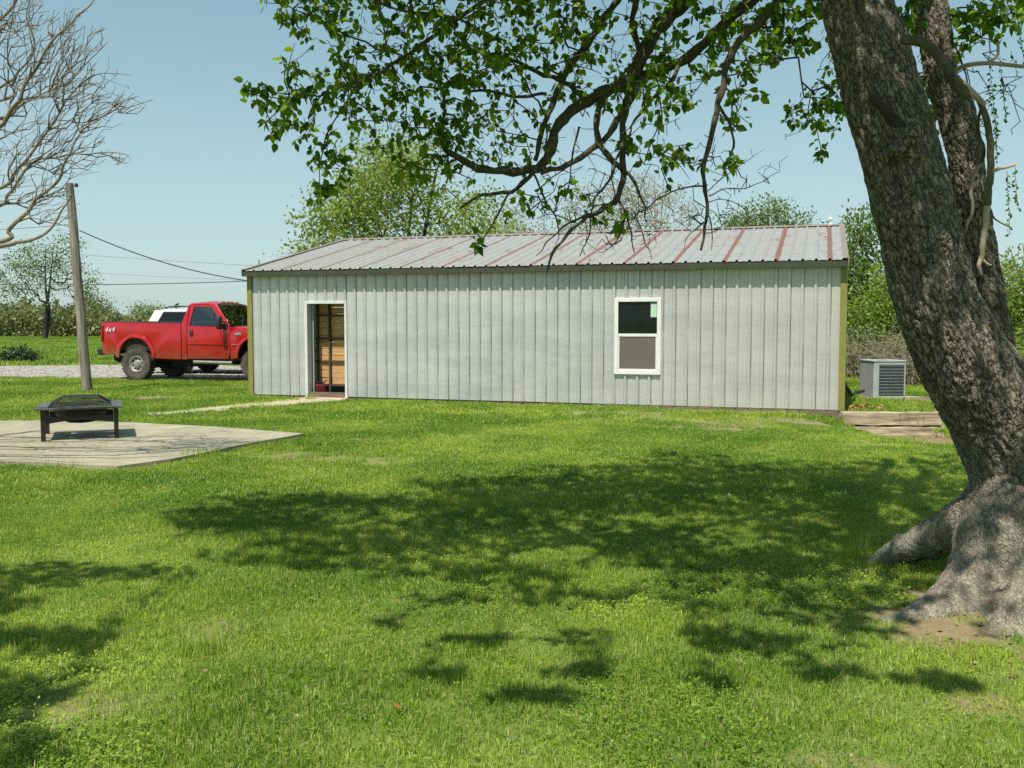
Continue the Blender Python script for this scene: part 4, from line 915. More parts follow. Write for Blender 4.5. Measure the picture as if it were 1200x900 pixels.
# long hollow scar below the stub
sc = P(1052, 205, 5.35)
dd = np.sqrt(((co[:, 0] - sc[0] - (co[:, 2] - sc[2]) * -.3) / .045) ** 2 + ((co[:, 2] - sc[2]) / .20) ** 2); disp -= .06 * np.exp(-dd ** 2) * (co[:, 1] < 5.55)
# dark fold above the left roots
co2 = co + no * disp[:, None].astype(np.float32) - O.astype(np.float32)
me.vertices.foreach_set("co", co2.astype(np.float32).ravel())
at = me.attributes.new("crack", 'FLOAT', 'POINT'); at.data.foreach_set("value", crack.astype(np.float32))
me.polygons.foreach_set("use_smooth", np.ones(len(me.polygons), dtype=bool)); me.update(); me.name = "trunk"
me.materials.clear(); me.materials.append(MAT_BARK)
tk = bpy.data.objects.new("trunk", me); C.objects.link(tk); tk.parent = big
print("trunk verts", nv)

# limbs: (points px,py,Y), radii start -> end
LIMBS = [
 # main bough to the left with its branches
 [[(985, -170, 5.9), (930, -120, 6.4), (870, -60, 6.9), (800, 0, 7.2), (767, 37, 7.3), (742, 83, 7.35), (708, 108, 7.4), (684, 122, 7.4), (656, 148, 7.35), (636, 192, 7.3), (612, 199, 7.25), (560, 196, 7.2), (536, 184, 7.2), (516, 170, 7.15)], .115, .034],
 [[(988, -90, 5.85), (940, -50, 6.3), (883, 0, 6.8), (842, 33, 7.0), (796, 75, 7.2), (742, 88, 7.4)], .085, .05],
 [[(742, 83, 7.35), (729, 142, 7.2), (731, 196, 7.1), (725, 233, 7.05), (700, 252, 7.0), (680, 262, 6.95), (655, 290, 6.9), (638, 318, 6.85)], .05, .012],
 [[(708, 112, 7.4), (699, 150, 7.2), (708, 183, 7.15), (729, 196, 7.1)], .04, .035],
 [[(770, -80, 7.4), (716, 8, 7.5), (688, 52, 7.5), (668, 76, 7.45), (652, 112, 7.4), (636, 152, 7.35), (626, 190, 7.3)], .05, .03],
 [[(1000, -60, 5.7), (950, -30, 6.0), (898, 20, 6.3), (858, 71, 6.4), (842, 121, 6.4), (827, 175, 6.4), (825, 217, 6.4), (829, 258, 6.4), (821, 290, 6.4)], .055, .012],
 [[(684, 114, 7.5), (664, 96, 7.7), (640, 87, 7.8), (600, 70, 7.9), (560, 54, 8.0), (520, 56, 8.0)], .04, .012],
 [[(636, 192, 7.3), (618, 206, 7.2), (596, 226, 7.1), (560, 232, 7.0), (536, 246, 6.95)], .035, .014],
 [[(600, 222, 7.1), (588, 242, 7.05), (574, 266, 7.0), (563, 284, 7.0)], .016, .007],
 [[(516, 170, 7.15), (516, 140, 7.1), (520, 120, 7.1), (528, 96, 7.1)], .026, .010],
 [[(640, 112, 7.5), (608, 114, 7.5), (572, 108, 7.5), (516, 96, 7.5), (464, 64, 7.5), (404, 42, 7.4), (365, 22, 7.4), (328, 2, 7.3)], .022, .007],
 [[(770, -80, 7.4), (690, -60, 7.0), (600, -20, 6.8), (540, 20, 6.8), (480, 60, 6.8), (420, 95, 6.8), (360, 110, 6.9), (300, 108, 7.0)], .04, .006],
 [[(540, 20, 6.8), (470, 10, 6.7), (400, -10, 6.6), (330, -30, 6.5)], .02, .006],
 [[(420, 95, 6.8), (395, 140, 6.8), (375, 185, 6.8), (370, 225, 6.8)], .012, .004],
 [[(842, 121, 6.4), (855, 160, 6.3), (852, 190, 6.3)], .02, .008],
 [[(725, 233, 7.05), (735, 262, 7.0), (742, 290, 7.0)], .018, .006],
 [[(729, 196, 7.1), (748, 215, 7.0), (752, 240, 7.0), (758, 262, 7.0)], .022, .007],
 [[(827, 218, 6.4), (790, 225, 6.5), (760, 240, 6.6), (735, 262, 6.6), (725, 285, 6.6)], .010, .004],
 [[(829, 232, 6.4), (850, 222, 6.4), (880, 218, 6.4), (905, 205, 6.4)], .008, .003],
 [[(828, 225, 6.4), (850, 205, 6.4), (872, 190, 6.4), (895, 176, 6.4)], .006, .002],
 [[(826, 240, 6.4), (850, 236, 6.35), (868, 245, 6.3), (880, 262, 6.3)], .006, .002],
 [[(752, 90, 7.3), (728, 130, 7.25), (700, 170, 7.2), (664, 196, 7.2), (632, 205, 7.2)], .045, .03],
 [[(800, 72, 7.2), (780, 104, 7.1), (752, 128, 7.1), (735, 150, 7.1)], .03, .012],
 [[(760, -40, 7.2), (745, 20, 7.2), (752, 60, 7.25), (744, 88, 7.3)], .035, .04],
 [[(690, -40, 7.6), (672, 20, 7.6), (690, 52, 7.5), (668, 78, 7.45)], .03, .02],
 [[(731, 170, 7.1), (712, 215, 7.0), (696, 240, 7.0), (690, 275, 7.0), (680, 300, 6.95)], .018, .005],
 [[(700, 252, 7.0), (668, 262, 6.95), (645, 285, 6.9), (628, 300, 6.9)], .016, .004],
 [[(735, 250, 7.0), (722, 275, 7.0), (708, 292, 7.0)], .012, .004], [[(742, 255, 7.0), (756, 280, 7.0), (764, 300, 7.0)], .010, .003],
 [[(624, 205, 7.2), (640, 240, 7.1), (652, 262, 7.1), (650, 285, 7.1)], .014, .004], [[(680, 150, 7.3), (668, 200, 7.2), (660, 240, 7.1)], .014, .004],
 [[(600, 70, 7.9), (625, 110, 7.7), (640, 150, 7.5), (636, 190, 7.35)], .012, .012], [[(827, 258, 6.4), (812, 272, 6.4), (800, 292, 6.4)], .009, .003], [[(827, 245, 6.4), (838, 268, 6.4), (834, 290, 6.4)], .010, .003],
 # overhead boughs that lean out towards the viewer and the left
 [[(990, -200, 5.95), (900, -330, 5.6), (780, -420, 5.2), (640, -470, 4.9), (480, -480, 4.6), (300, -470, 4.3)], .13, .05],
 [[(990, -380, 6.1), (880, -420, 6.6), (740, -430, 7.0), (580, -400, 7.3), (430, -340, 7.5)], .10, .04],
 [[(1075, -260, 6.6), (1120, -400, 6.9), (1220, -480, 7.2), (1350, -500, 7.5)], .07, .03],
 [[(1010, -650, 6.4), (960, -900, 6.0), (880, -1150, 5.5)], .08, .03],
 # small ones around the right-hand stems
 [[(1100, 20, 6.1), (1125, 60, 6.1), (1132, 100, 6.05), (1119, 84, 6.0)], .012, .006],
]
SK = Skel(); limb_segs = []
for pts, r0, r1 in LIMBS:
    c_ = catmull([P(*q) for q in pts], 5); n = len(c_)
    wob = [q + np.array([noise.noise((q[0] * 3, q[1] * 3, q[2] * 3)), 0, noise.noise((q[0] * 3 + 5, q[1] * 3, q[2] * 3))]) * .04 + np.array([noise.noise((q[0] * 9, q[1] * 9, q[2] * 9)), 0, noise.noise((q[0] * 9 + 5, q[1] * 9, q[2] * 9))]) * .022 for q in c_]
    r0 *= .62; r1 *= .62
    R_ = [(r0 * (1 - k / (n - 1)) + r1 * k / (n - 1)) * (1 + .12 * math.sin(k * 2.1) + .08 * math.sin(k * 4.7)) for k in range(n)]
    SK.line(wob, R_)
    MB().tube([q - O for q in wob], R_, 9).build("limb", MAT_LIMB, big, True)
# dead and broken wood at the right
MAT_SHADED_STUB = M('shaded_stub_wood', (.022, .018, .014), (.04, .032, .024), 12, .95, bmp=.6)  # near-black wood colour stands in for shade along the stub
DEAD = [([(1058, 46, 5.42), (1082, 50, 5.32), (1100, 66, 5.28), (1115, 88, 5.25), (1126, 104, 5.22), (1136, 112, 5.22)], .028, .030, MAT_LIMB), ([(1128, 100, 5.24), (1140, 110, 5.2), (1155, 123, 5.18)], .029, .012, MAT_DEAD),
        ([(1148, 118, 5.22), (1156, 140, 5.24), (1160, 165, 5.26), (1161, 200, 5.3), (1158, 225, 5.32), (1157, 240, 5.34)], .017, .021, MAT_LIMB), ([(1157, 238, 5.34), (1155, 265, 5.36), (1152, 285, 5.38), (1150, 303, 5.4)], .019, .014, MAT_DEAD),
        ([(1150, 303, 5.4), (1147, 312, 5.4), (1150, 322, 5.41)], .013, .010, MAT_DEAD), ([(1152, 304, 5.4), (1157, 309, 5.39), (1162, 311, 5.38)], .008, .005, MAT_DEAD),
        ([(1160, 203, 5.3), (1170, 198, 5.28), (1180, 196, 5.26), (1190, 193, 5.25)], .012, .006, MAT_DEAD), ([(1159, 243, 5.34), (1166, 256, 5.33), (1176, 263, 5.3), (1186, 267, 5.3)], .006, .003, MAT_LIMB),
        ([(1118, 84, 5.5), (1132, 77, 5.4), (1158, 74, 5.3), (1180, 76, 5.25), (1215, 80, 5.2)], .014, .010, MAT_DEAD), ([(1158, 74, 5.3), (1166, 68, 5.3), (1170, 58, 5.3), (1169, 50, 5.3)], .009, .007, MAT_DEAD),
        ([(1150, 190, 5.6), (1140, 208, 5.6), (1138, 225, 5.6), (1140, 245, 5.6), (1134, 262, 5.6), (1130, 273, 5.62)], .012, .006, MAT_DEAD), ([(1151, 120, 5.3), (1146, 150, 5.4), (1153, 175, 5.4), (1150, 190, 5.6)], .008, .011, MAT_LIMB),
        ([(1082, 120, 5.5), (1092, 134, 5.5), (1106, 143, 5.6)], .007, .005, MAT_LIMB), ([(1068, 168, 5.46), (1054, 148, 5.43), (1036, 128, 5.42), (1020, 113, 5.42)], .036, .022, MAT_SHADED_STUB)]
for pts, r0, r1, mt in DEAD:
    c_ = catmull([P(*q) for q in pts], 4); n = len(c_)
    MB().tube([q - O + np.array([noise.noise((q[2] * 25, 1, 2)) * .008, 0, 0]) for q in c_], [r0 + (r1 - r0) * k / (n - 1) for k in range(n)], 9).build("dead_branch", mt, big, True)
# foliage masses: (px, py, Y, rx px, ry px, depth m, count)
CL = [(300, 105, 7.0, 20, 14, .2, 10), (335, 135, 6.9, 34, 36, .5, 30), (400, 70, 6.9, 75, 62, .7, 62), (480, 60, 6.9, 95, 65, .8, 80), (440, 135, 6.9, 75, 50, .7, 42), (560, 35, 7.1, 100, 45, .9, 85), (560, 105, 7.3, 90, 48, .8, 70),
      (640, 40, 7.3, 80, 45, .9, 80), (700, 70, 7.4, 60, 60, .9, 45), (385, 190, 6.85, 28, 34, .3, 22), (372, 222, 6.8, 10, 14, .2, 6), (500, 185, 7.0, 60, 45, .6, 42), (530, 150, 7.2, 50, 30, .5, 22), (600, 160, 7.3, 60, 30, .6, 24), (760, 130, 7.0, 50, 60, .8, 45), (650, 235, 7.0, 70, 30, .6, 16), (700, 255, 6.9, 50, 22, .5, 9), (560, 285, 7.0, 8, 14, .1, 3),
      (800, 50, 7.2, 60, 55, .9, 60), (870, 30, 6.8, 55, 35, .8, 50), (930, 30, 6.5, 40, 40, .7, 38), (800, 185, 6.6, 40, 30, .5, 12), (860, 110, 6.5, 35, 45, .6, 22), (850, 195, 6.3, 20, 12, .3, 4),
      (955, 130, 8.2, 40, 34, .6, 46), (985, 90, 8.4, 22, 50, .5, 30), (905, 70, 8.0, 40, 25, .5, 18), (962, 182, 8.2, 6, 8, .1, 4), (1040, 40, 6.9, 40, 60, .5, 22), (1085, 90, 6.8, 16, 40, .4, 16), (1170, 15, 5.8, 45, 28, .5, 42), (1130, 30, 6.0, 30, 30, .4, 16), (1085, 150, 6.8, 12, 20, .3, 8), (355, 12, 7.2, 45, 18, .4, 12), (1075, 12, 5.75, 18, 22, .2, 8)]
CL += [(440, -40, 6.7, 140, 40, .9, 90), (620, -50, 7.0, 140, 45, 1.0, 120), (800, -60, 7.0, 120, 50, 1.0, 90), (950, -50, 7.0, 90, 45, .9, 50)]
def cloud(cx, cy, Y, rx, ry, dp, n):
    n = int(n * 1.5)
    c_ = P(cx, cy, Y); s_ = Y / F; u = rng.normal(0, 1, (n, 3)); u /= np.linalg.norm(u, axis=1, keepdims=True); u *= rng.random((n, 1)) ** .4
    return c_ + u * np.array([rx * s_, dp, ry * s_])
tg = np.concatenate([cloud(*c_) for c_ in CL])
# masses overhead, out of the picture, placed by the shade they throw on the lawn: (ground x, y, half x, half y, height, count)
KX, KY = SHX / math.tan(SUN_EL), SHY / math.tan(SUN_EL)
SHADE = [(-.9, 8.3, 1.7, .6, 4.4, 110), (.7, 8.9, 1.5, .7, 4.8, 120), (2.4, 9.6, 1.6, .9, 5.2, 130), (4.1, 9.8, 1.4, 1.3, 5.6, 130), (2.2, 7.4, 1.3, .6, 5.4, 90), (3.6, 7.6, 1.2, .9, 6.0, 100), (.6, 7.5, .7, .35, 4.8, 26), (1.6, 6.3, .8, .25, 5.2, 24), (3.0, 5.6, .9, .5, 6.6, 44), (1.2, 5.2, .25, .25, 5.4, 7), (.35, 4.8, .2, .15, 5.0, 4), (4.6, 6.0, 1.0, 1.2, 6.4, 70),
         (-2.95, 6.0, 1.0, .32, 4.6, 46), (-2.55, 4.75, .55, .3, 4.6, 34), (-2.3, 4.0, .5, .35, 4.6, 30), (-2.1, 3.4, .6, .25, 4.6, 24), (5.6, 8.5, 1.6, 1.8, 6.2, 120), (2.0, 11.2, .9, .4, 5.6, 30), (5.2, 11.2, 1.5, .7, 5.8, 60)]
SHADE += [(-2.0, 7.4, .8, .4, 4.5, 50), (-1.0, 7.0, .9, .4, 4.6, 60), (-.1, 7.1, .9, .4, 4.7, 55), (.9, 7.0, .8, .4, 5.0, 50), (1.8, 6.3, .9, .35, 5.4, 46), (-1.5, 6.3, .35, .12, 4.6, 8), (-2.6, 7.9, .5, .25, 4.5, 20), (3.3, 6.8, 1.0, .4, 6.0, 50), (2.0, 5.5, .5, .15, 5.6, 12), (-2.5, 3.7, .4, .5, 4.6, 30), (-3.2, 5.4, .6, .3, 4.6, 22),
 (-1.6, 8.4, .8, .35, 4.6, 50), (-.3, 7.6, 1.0, .35, 4.6, 60), (1.4, 8.2, 1.2, .5, 4.9, 80), (2.6, 6.7, 1.0, .35, 5.6, 60), (3.9, 9.0, 1.4, .8, 5.8, 80), (2.9, 8.4, 1.1, .5, 5.4, 70), (.2, 9.6, .9, .3, 5.0, 40), (1.9, 10.3, 1.4, .35, 5.4, 60), (4.6, 10.8, 1.6, .5, 6.0, 70), (-2.1, 7.6, .5, .2, 4.4, 16), (1.0, 6.6, .6, .2, 5.2, 20)]
GSH = [(330, 600, 120, 26), (480, 640, 140, 38), (330, 650, 110, 20), (620, 600, 130, 34), (600, 672, 100, 20), (760, 640, 120, 30), (880, 680, 110, 24), (1000, 640, 110, 46), (1000, 725, 110, 26), (940, 670, 120, 26), (820, 560, 230, 22), (1030, 570, 90, 26), (560, 570, 90, 14)]
for a, b_, ra, rb in GSH:
    g_ = G(a, b_); SHADE.append((g_[0], g_[1], ra * g_[1] / F, rb * g_[1] ** 2 / (F * EYE), 4.5 + .5 * max(0, g_[0]) + rng.uniform(-.2, .3), int(48 * math.pi * ra * g_[1] / F * rb * g_[1] ** 2 / (F * EYE))))
for a, b_, ra, rb, k in ((850, 745, 60, 12, 9), (560, 750, 50, 9, 7), (690, 785, 50, 10, 8), (840, 800, 40, 9, 5), (640, 815, 70, 10, 9), (520, 790, 60, 9, 7), (720, 700, 120, 14, 22), (560, 700, 110, 12, 16), (900, 760, 110, 12, 16), (450, 730, 50, 8, 4), (960, 790, 60, 12, 10), (1100, 800, 50, 12, 10)):
    g_ = G(a, b_); SHADE.append((g_[0], g_[1], ra * g_[1] / F, rb * g_[1] ** 2 / (F * EYE), 5.0, k))
TRUNKSH = [(2.2, 5.6, 3.3, .5, 46), (2.5, 5.6, 2.4, .4, 30), (2.8, 5.5, 1.6, .5, 44), (3.1, 5.4, .9, .35, 26), (2.5, 5.0, .3, .35, 26), (3.2, 4.9, .4, .4, 24), (3.0, 6.1, 3.0, .4, 26)]
for x_, y_, z_, s_, n in TRUNKSH:                        # boughs between the sun and the stem
    u = rng.normal(0, 1, (n := max(6, n // 2), 3)) * .55; h_ = 6.2 - z_; q = np.array([x_ - KX * h_, y_ - KY * h_, 6.2]) + u * [s_, s_, .35]; tg = np.concatenate([tg, q])
for gx, gy, hx, hy, hz, n in SHADE:
    n = int(n * (2.3 if gx > -1.8 else 3.6))
    u = rng.normal(0, 1, (n, 3)); u /= np.linalg.norm(u, axis=1, keepdims=True); u *= rng.random((n, 1)) ** .4
    pz = hz + u[:, 2] * .45; q = np.stack([gx + u[:, 0] * hx - KX * pz, gy + u[:, 1] * hy - KY * pz, pz], 1); tg = np.concatenate([tg, q])
st = catmull([np.append(P(a, b_, Y), r_) for a, b_, Y, r_ in stem[15:]], 4); SK.line([q[:3] for q in st], [q[3] for q in st])
st = catmull([np.append(P(a, b_, Y), r_) for a, b_, Y, r_ in stem2[10:]], 4); SK.line([q[:3] for q in st], [q[3] for q in st])
SK.grow(tg, 9, .16, rng, .07)
n_leafy = len(SK.p)
bt = np.concatenate([cloud(*c_) for c_ in ((700, 200, 7.1, 90, 60, .7, 90), (640, 230, 7.1, 60, 40, .5, 50), (740, 255, 6.9, 50, 35, .5, 50), (835, 210, 6.4, 45, 60, .4, 60), (830, 250, 6.4, 50, 20, .3, 24), (680, 60, 7.4, 120, 60, .7, 90), (560, 170, 7.2, 70, 60, .6, 60), (470, 110, 7.0, 120, 80, .7, 80), (1150, 120, 5.7, 50, 80, .4, 40), (700, 280, 6.9, 30, 22, .3, 14), (895, 190, 6.4, 30, 25, .2, 12))])
bt[:, 2] -= .05 * rng.random(len(bt)); SK.grow(bt, 2.0, .12, rng, .08)
SK.radii(.0022, 2.2)
V, Fc = tubes_np(SK.segs(True, False), 5)
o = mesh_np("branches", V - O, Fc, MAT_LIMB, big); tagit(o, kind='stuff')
tube_up = [q for q in (stem[18:], stem2[13:])]
for path in tube_up:
    pts, R_ = blob(path); MB().tube([q - O for q in pts], R_, 12).build("limb", MAT_LIMB, big, True)
# leaves hang along the thin twigs
tw = [i for i in range(n_leafy) if SK.fix[i] is None and SK.R[i] < .0062]
pos = []; dr_ = []
for i in tw:
    j = SK.par[i]; ax = SK.p[i] - SK.p[j]; L_ = np.linalg.norm(ax) + 1e-9
    up = SK.p[i][2] > 4.1
    k = rng.poisson(4.6 if up else 3.2)
    for _ in range(k):
        t = rng.random(); side = rng.normal(0, 1, 3); dvec = ax / L_ * .5 + side * .8 + np.array([0, 0, -.9])
        pos.append(SK.p[j] + ax * t + side * .012); dr_.append(dvec)
pos = np.array(pos); dr_ = np.array(dr_); size = rng.uniform(.038, .078, len(pos)); size[pos[:, 2] > 4.3] *= 1.45
print("leaves", len(pos))
# the leaves that show largest are objects of their own
cz = pos[:, 1]; pxx = 600 + F * pos[:, 0] / cz; pyy = 379 - F * (pos[:, 2] - EYE) / cz
vis = (pxx > 5) & (pxx < 1195) & (pyy > 6) & (pyy < 380)
score = np.where(vis, size / cz, 0); top = np.argsort(-score)[:300]
TV, TF = LEAF_HEART; lm = []
for k in range(6):
    sc_ = np.array([1, rng.uniform(.85, 1.1), rng.uniform(.4, 2.0)]); o = mesh_np("leaf", TV * sc_, TF, MAT_LEAF, None, attrs={'tint': np.full(len(TV), k / 5)})
    lm.append(o.data); bpy.data.objects.remove(o)
for q in top:
    o = bpy.data.objects.new("leaf", lm[int(rng.integers(6))]); C.objects.link(o); o.parent = big
    o.location = Vector(pos[q] - O); dv = Vector(dr_[q]); rot = dv.to_track_quat('X', 'Z') @ Euler((rng.uniform(-1.2, 1.2), 0, 0)).to_quaternion()
    o.rotation_mode = 'QUATERNION'; o.rotation_quaternion = rot; o.scale = (size[q],) * 3
keep = np.ones(len(pos), bool); keep[top] = False
V, Fc, tint = leaves_np(pos[keep] - O, dr_[keep], size[keep], LEAF_HEART, rng, .3)
o = mesh_np("foliage", V, Fc, MAT_LEAF, big, attrs={'tint': tint}); tagit(o, kind='stuff')
# hanging catkin-like sprigs at the right
sp = []; spd = []; sg = []
for (a, b_, Y, ln) in ((1160, 62, 5.4, .45), (1172, 66, 5.4, .36), (1158, 100, 5.4, .30), (1166, 146, 5.4, .20), (1180, 200, 5.3, .34), (1190, 196, 5.3, .22), (1192, 20, 5.5, .30), (1185, 60, 5.5, .16)):
    q0 = P(a, b_, Y); cur = q0.copy(); dirv = np.array([rng.uniform(.05, .35), 0, -1.0])
    for k in range(int(ln / .022)):
        nxt = cur + dirv / np.linalg.norm(dirv) * .022 + rng.normal(0, .002, 3); sg.append((cur.copy(), nxt.copy(), .0016, .0014)); cur = nxt
        for _ in range(2): sp.append(cur + rng.normal(0, .004, 3)); spd.append(rng.normal(0, 1, 3) + np.array([0, 0, -1]))
sp = np.array(sp); V, Fc, tint = leaves_np(sp - O, np.array(spd), rng.uniform(.018, .032, len(sp)), LEAF_DIAM, rng); o = mesh_np("hanging_sprigs", V, Fc, MAT_LEAF, big, attrs={'tint': tint}); tagit(o, kind='stuff')
V, Fc = tubes_np(sg, 4); o = mesh_np("sprig_stems", V - O, Fc, MAT_LIMB, big); tagit(o, kind='stuff')

# ---- bare tree whose boughs reach in from the left
MAT_BAREBARK = barkmat("pale_bare_bark", (.06, .048, .038), (.18, .145, .105), (.32, .265, .20), None, 12, False)
BT = np.array([-9.3, 10.6, 0.0])
bare = empty("bare_tree", tuple(BT), 0, "leafless tree reaching fine pale branches in from the left edge of the picture", "tree")
BL = [[[(-380, 552, 10.6), (-375, 450, 10.6), (-350, 350, 10.6), (-310, 260, 10.6), (-290, 150, 10.6), (-290, 20, 10.6), (-300, -150, 10.6)], .17, .07],
 [[(-350, 350, 10.6), (-250, 330, 10.3), (-120, 305, 10.0), (0, 290, 9.8), (20, 285, 9.8), (33, 283, 9.8), (50, 273, 9.8), (62, 262, 9.8), (72, 248, 9.8), (83, 227, 9.8)], .09, .012],
 [[(-330, 300, 10.6), (-150, 310, 10.2), (0, 284, 10), (13, 267, 10), (32, 250, 10), (42, 233, 10), (57, 220, 10), (73, 200, 10), (80, 187, 10), (87, 167, 10), (100, 150, 10), (120, 132, 10), (147, 127, 10), (180, 117, 10)], .08, .006],
 [[(-310, 260, 10.6), (-130, 270, 10.4), (0, 243, 10.2), (13, 230, 10.2), (33, 200, 10.2), (50, 187, 10.2), (83, 182, 10.2), (110, 180, 10.1), (150, 182, 10.1), (156, 190, 10.1)], .07, .005],
 [[(-300, 220, 10.6), (-120, 240, 10.5), (0, 218, 10.4), (20, 200, 10.4), (47, 167, 10.4), (60, 147, 10.4), (83, 110, 10.4), (103, 90, 10.4), (127, 83, 10.4), (152, 88, 10.4)], .07, .005],
 [[(-290, 160, 10.6), (-120, 170, 10.7), (0, 138, 10.7), (20, 127, 10.7), (40, 117, 10.7), (60, 103, 10.7), (83, 93, 10.7), (110, 67, 10.7), (130, 50, 10.7)], .07, .005],
 [[(-290, 180, 10.6), (-130, 200, 10.3), (-20, 160, 10), (17, 123, 9.9), (30, 97, 9.9), (47, 70, 9.8), (67, 43, 9.8), (87, 27, 9.8), (108, 7, 9.8), (120, -30, 9.8)], .08, .008],
 [[(-290, 100, 10.6), (-130, 140, 10.8), (0, 103, 11), (20, 83, 11), (37, 60, 11), (33, 20, 11), (40, -30, 11)], .06, .01],
 [[(-290, 20, 10.6), (-120, 60, 10.6), (0, 20, 10.6), (25, -10, 10.6)], .06, .02],
 [[(-300, 0, 10.6), (-150, -60, 10.0), (-20, -120, 9.6), (80, -160, 9.4)], .07, .01], [[(-300, -100, 10.6), (-350, -220, 10.2), (-300, -380, 10)], .07, .02],
 [[(-350, 350, 10.6), (-420, 250, 10.0), (-500, 150, 9.6), (-560, 20, 9.2)], .08, .02], [[(-330, 300, 10.6), (-300, 200, 9.6), (-200, 120, 9.0), (-90, 60, 8.6)], .08, .01]]
SK = Skel()
for pts, r0, r1 in BL:
    c_ = catmull([P(*q) for q in pts], 5); n = len(c_)
    c_ = [q + np.array([noise.noise((q[0] * 4, 3, q[2] * 4)), noise.noise((q[0] * 2, 8, q[2] * 2)) * 3, noise.noise((q[0] * 4, 5, q[2] * 4))]) * .035 for q in c_]
    r0 *= (1 if r0 == .17 else .38); r1 *= .6
    R_ = [(r0 ** .6 * (1 - k / (n - 1)) + r1 ** .6 * k / (n - 1)) ** (1 / .6) for k in range(n)]
    SK.line(c_, R_); MB().tube([q - BT for q in c_], R_, 8).build("trunk" if r0 > .165 else "limb", MAT_BAREBARK, bare, True)
tg = []
for (cx, cy, rx, ry, dp, n) in ((40, 60, 60, 60, .6, 170), (70, 110, 55, 60, .6, 170), (110, 110, 45, 45, .4, 80), (40, 190, 50, 60, .5, 150), (90, 170, 40, 40, .4, 70), (20, 20, 70, 40, .6, 90), (95, 50, 30, 40, .4, 60), (60, 240, 35, 30, .3, 40), (-60, 150, 90, 140, .9, 120), (-80, 10, 120, 90, .9, 70), (-220, 100, 120, 160, 1.3, 110), (-60, -120, 140, 60, 1.0, 60), (150, 120, 22, 14, .15, 26), (140, 186, 14, 10, .12, 14), (-120, 330, 100, 60, .8, 50)):
    n = int(n * 1.7); c_ = P(cx, cy, 10.2); s_ = 10.2 / F; u = rng.normal(0, 1, (n, 3)); u /= np.linalg.norm(u, axis=1, keepdims=True); u *= rng.random((n, 1)) ** .4; tg.append(c_ + u * np.array([rx * s_, dp, ry * s_]))
SK.grow(np.concatenate(tg), 3, .09, rng, .10, (.07, 0, .055))
SK.radii(.0028, 2.4); V, Fc = tubes_np(SK.segs(True, False), 4); o = mesh_np("twigs", V - BT, Fc, MAT_BAREBARK, bare); tagit(o, kind='stuff')

# ---- background trees
def bgtree(name, label, cat, base, H, crown, nleaf, leafsz, lmat, bmat, trunk_r, seed, ntg=200, trunks=1, droop=0, group=None, spread=.10, tip=None, sub='crown', trunk_h=.35, lean=0):
    """crown: list of (dx, z, rx, rz) ellipsoids relative to the base"""
    r = np.random.default_rng(seed); base = np.array(base, float); t = empty(name, tuple(base), 0, label, cat, group)
    SK = Skel(); tr_ = []
    for k in range(trunks):
        a = r.uniform(0, 6.28); top = np.array([math.cos(a) * spread * H * (trunks > 1) + lean, math.sin(a) * spread * H * (trunks > 1), H * .88])
        c_ = catmull([np.zeros(3), top * .25 + r.normal(0, .02 * H, 3) * [1, 1, 0], top * .55 + r.normal(0, .025 * H, 3) * [1, 1, 0], top], 4); n = len(c_)
        R_ = [trunk_r * (1 - .9 * q / (n - 1)) for q in range(n)]; SK.line(c_, R_); tr_.append((c_, R_))
        MB().tube(c_, R_, 8).build("trunk", bmat, t, True)
    vol = np.array([c_[2] ** 2 * c_[3] for c_ in crown]); vol /= vol.sum(); tg = []
    for (dx, z, rx, rz), w in zip(crown, vol):
        n = max(6, int(ntg * w)); u = r.normal(0, 1, (n, 3)); u /= np.linalg.norm(u, axis=1, keepdims=True); u *= r.random((n, 1)) ** .33
        tg.append(np.array([dx, 0, z]) + u * np.array([rx, rx, rz]))
    tg = np.concatenate(tg); SK.grow(tg, 1e9, H * .05, r, .10); SK.radii(tip or H * .0011, 2.1)
    V, Fc = tubes_np(SK.segs(True, False), 4); tagit(mesh_np("branches", V, Fc, bmat, t), kind='stuff')
    if nleaf:
        P_ = np.array(SK.p); R_ = np.array(SK.R); fx = np.array([f is not None for f in SK.fix]); idx = np.where(~fx & (R_ < np.quantile(R_[~fx], .85)))[0]
        ch = r.choice(idx, nleaf); w = r.normal(0, 1, (nleaf, 3)); pos = P_[ch] + w * leafsz * 1.6
        pos[:, 2] = np.maximum(pos[:, 2], .15 * H * (trunk_h > .1))
        V, Fc, tint = leaves_np(pos, w + np.array([0, 0, -droop]), r.uniform(.6, 1.2, nleaf) * leafsz, LEAF_DIAM, r, .6)
        # clumps share a tone
        cl = r.random(len(SK.p))[ch]; tint = np.clip(np.repeat(cl, 4) * .6 + tint * .4, 0, 1)
        tagit(mesh_np(sub, V, Fc, lmat, t, attrs={'tint': tint}), kind='stuff')
    return t
L_SPRING = leafmat("fresh_spring_foliage", (.13, .20, .035), (.30, .37, .08), .45)
L_PALE = leafmat("pale_catkin_foliage", (.24, .235, .13), (.36, .33, .20), .3)
L_MID = leafmat("mid_green_foliage", (.09, .15, .035), (.19, .26, .065), .4)
L_DARK = leafmat("dark_conifer_foliage", (.022, .05, .018), (.06, .10, .03), .2)
L_BRUSH = leafmat("dry_brush_foliage", (.17, .14, .08), (.15, .19, .06), .3)
L_HEDGE = leafmat("hedgerow_foliage", (.10, .13, .045), (.27, .27, .11), .35)
B_GREY = M("grey_brown_bark", (.12, .10, .08), (.07, .055, .045), 4, .9, bmp=.3)
B_DARK = M("dark_bark", (.045, .036, .03), (.03, .025, .02), 4, .9, bmp=.3)
B_PALE = M("pale_twig_bark", (.34, .29, .23), (.24, .20, .15), 4, .9, bmp=.2)
def gx(px, Y): return (px - 600) / F * Y
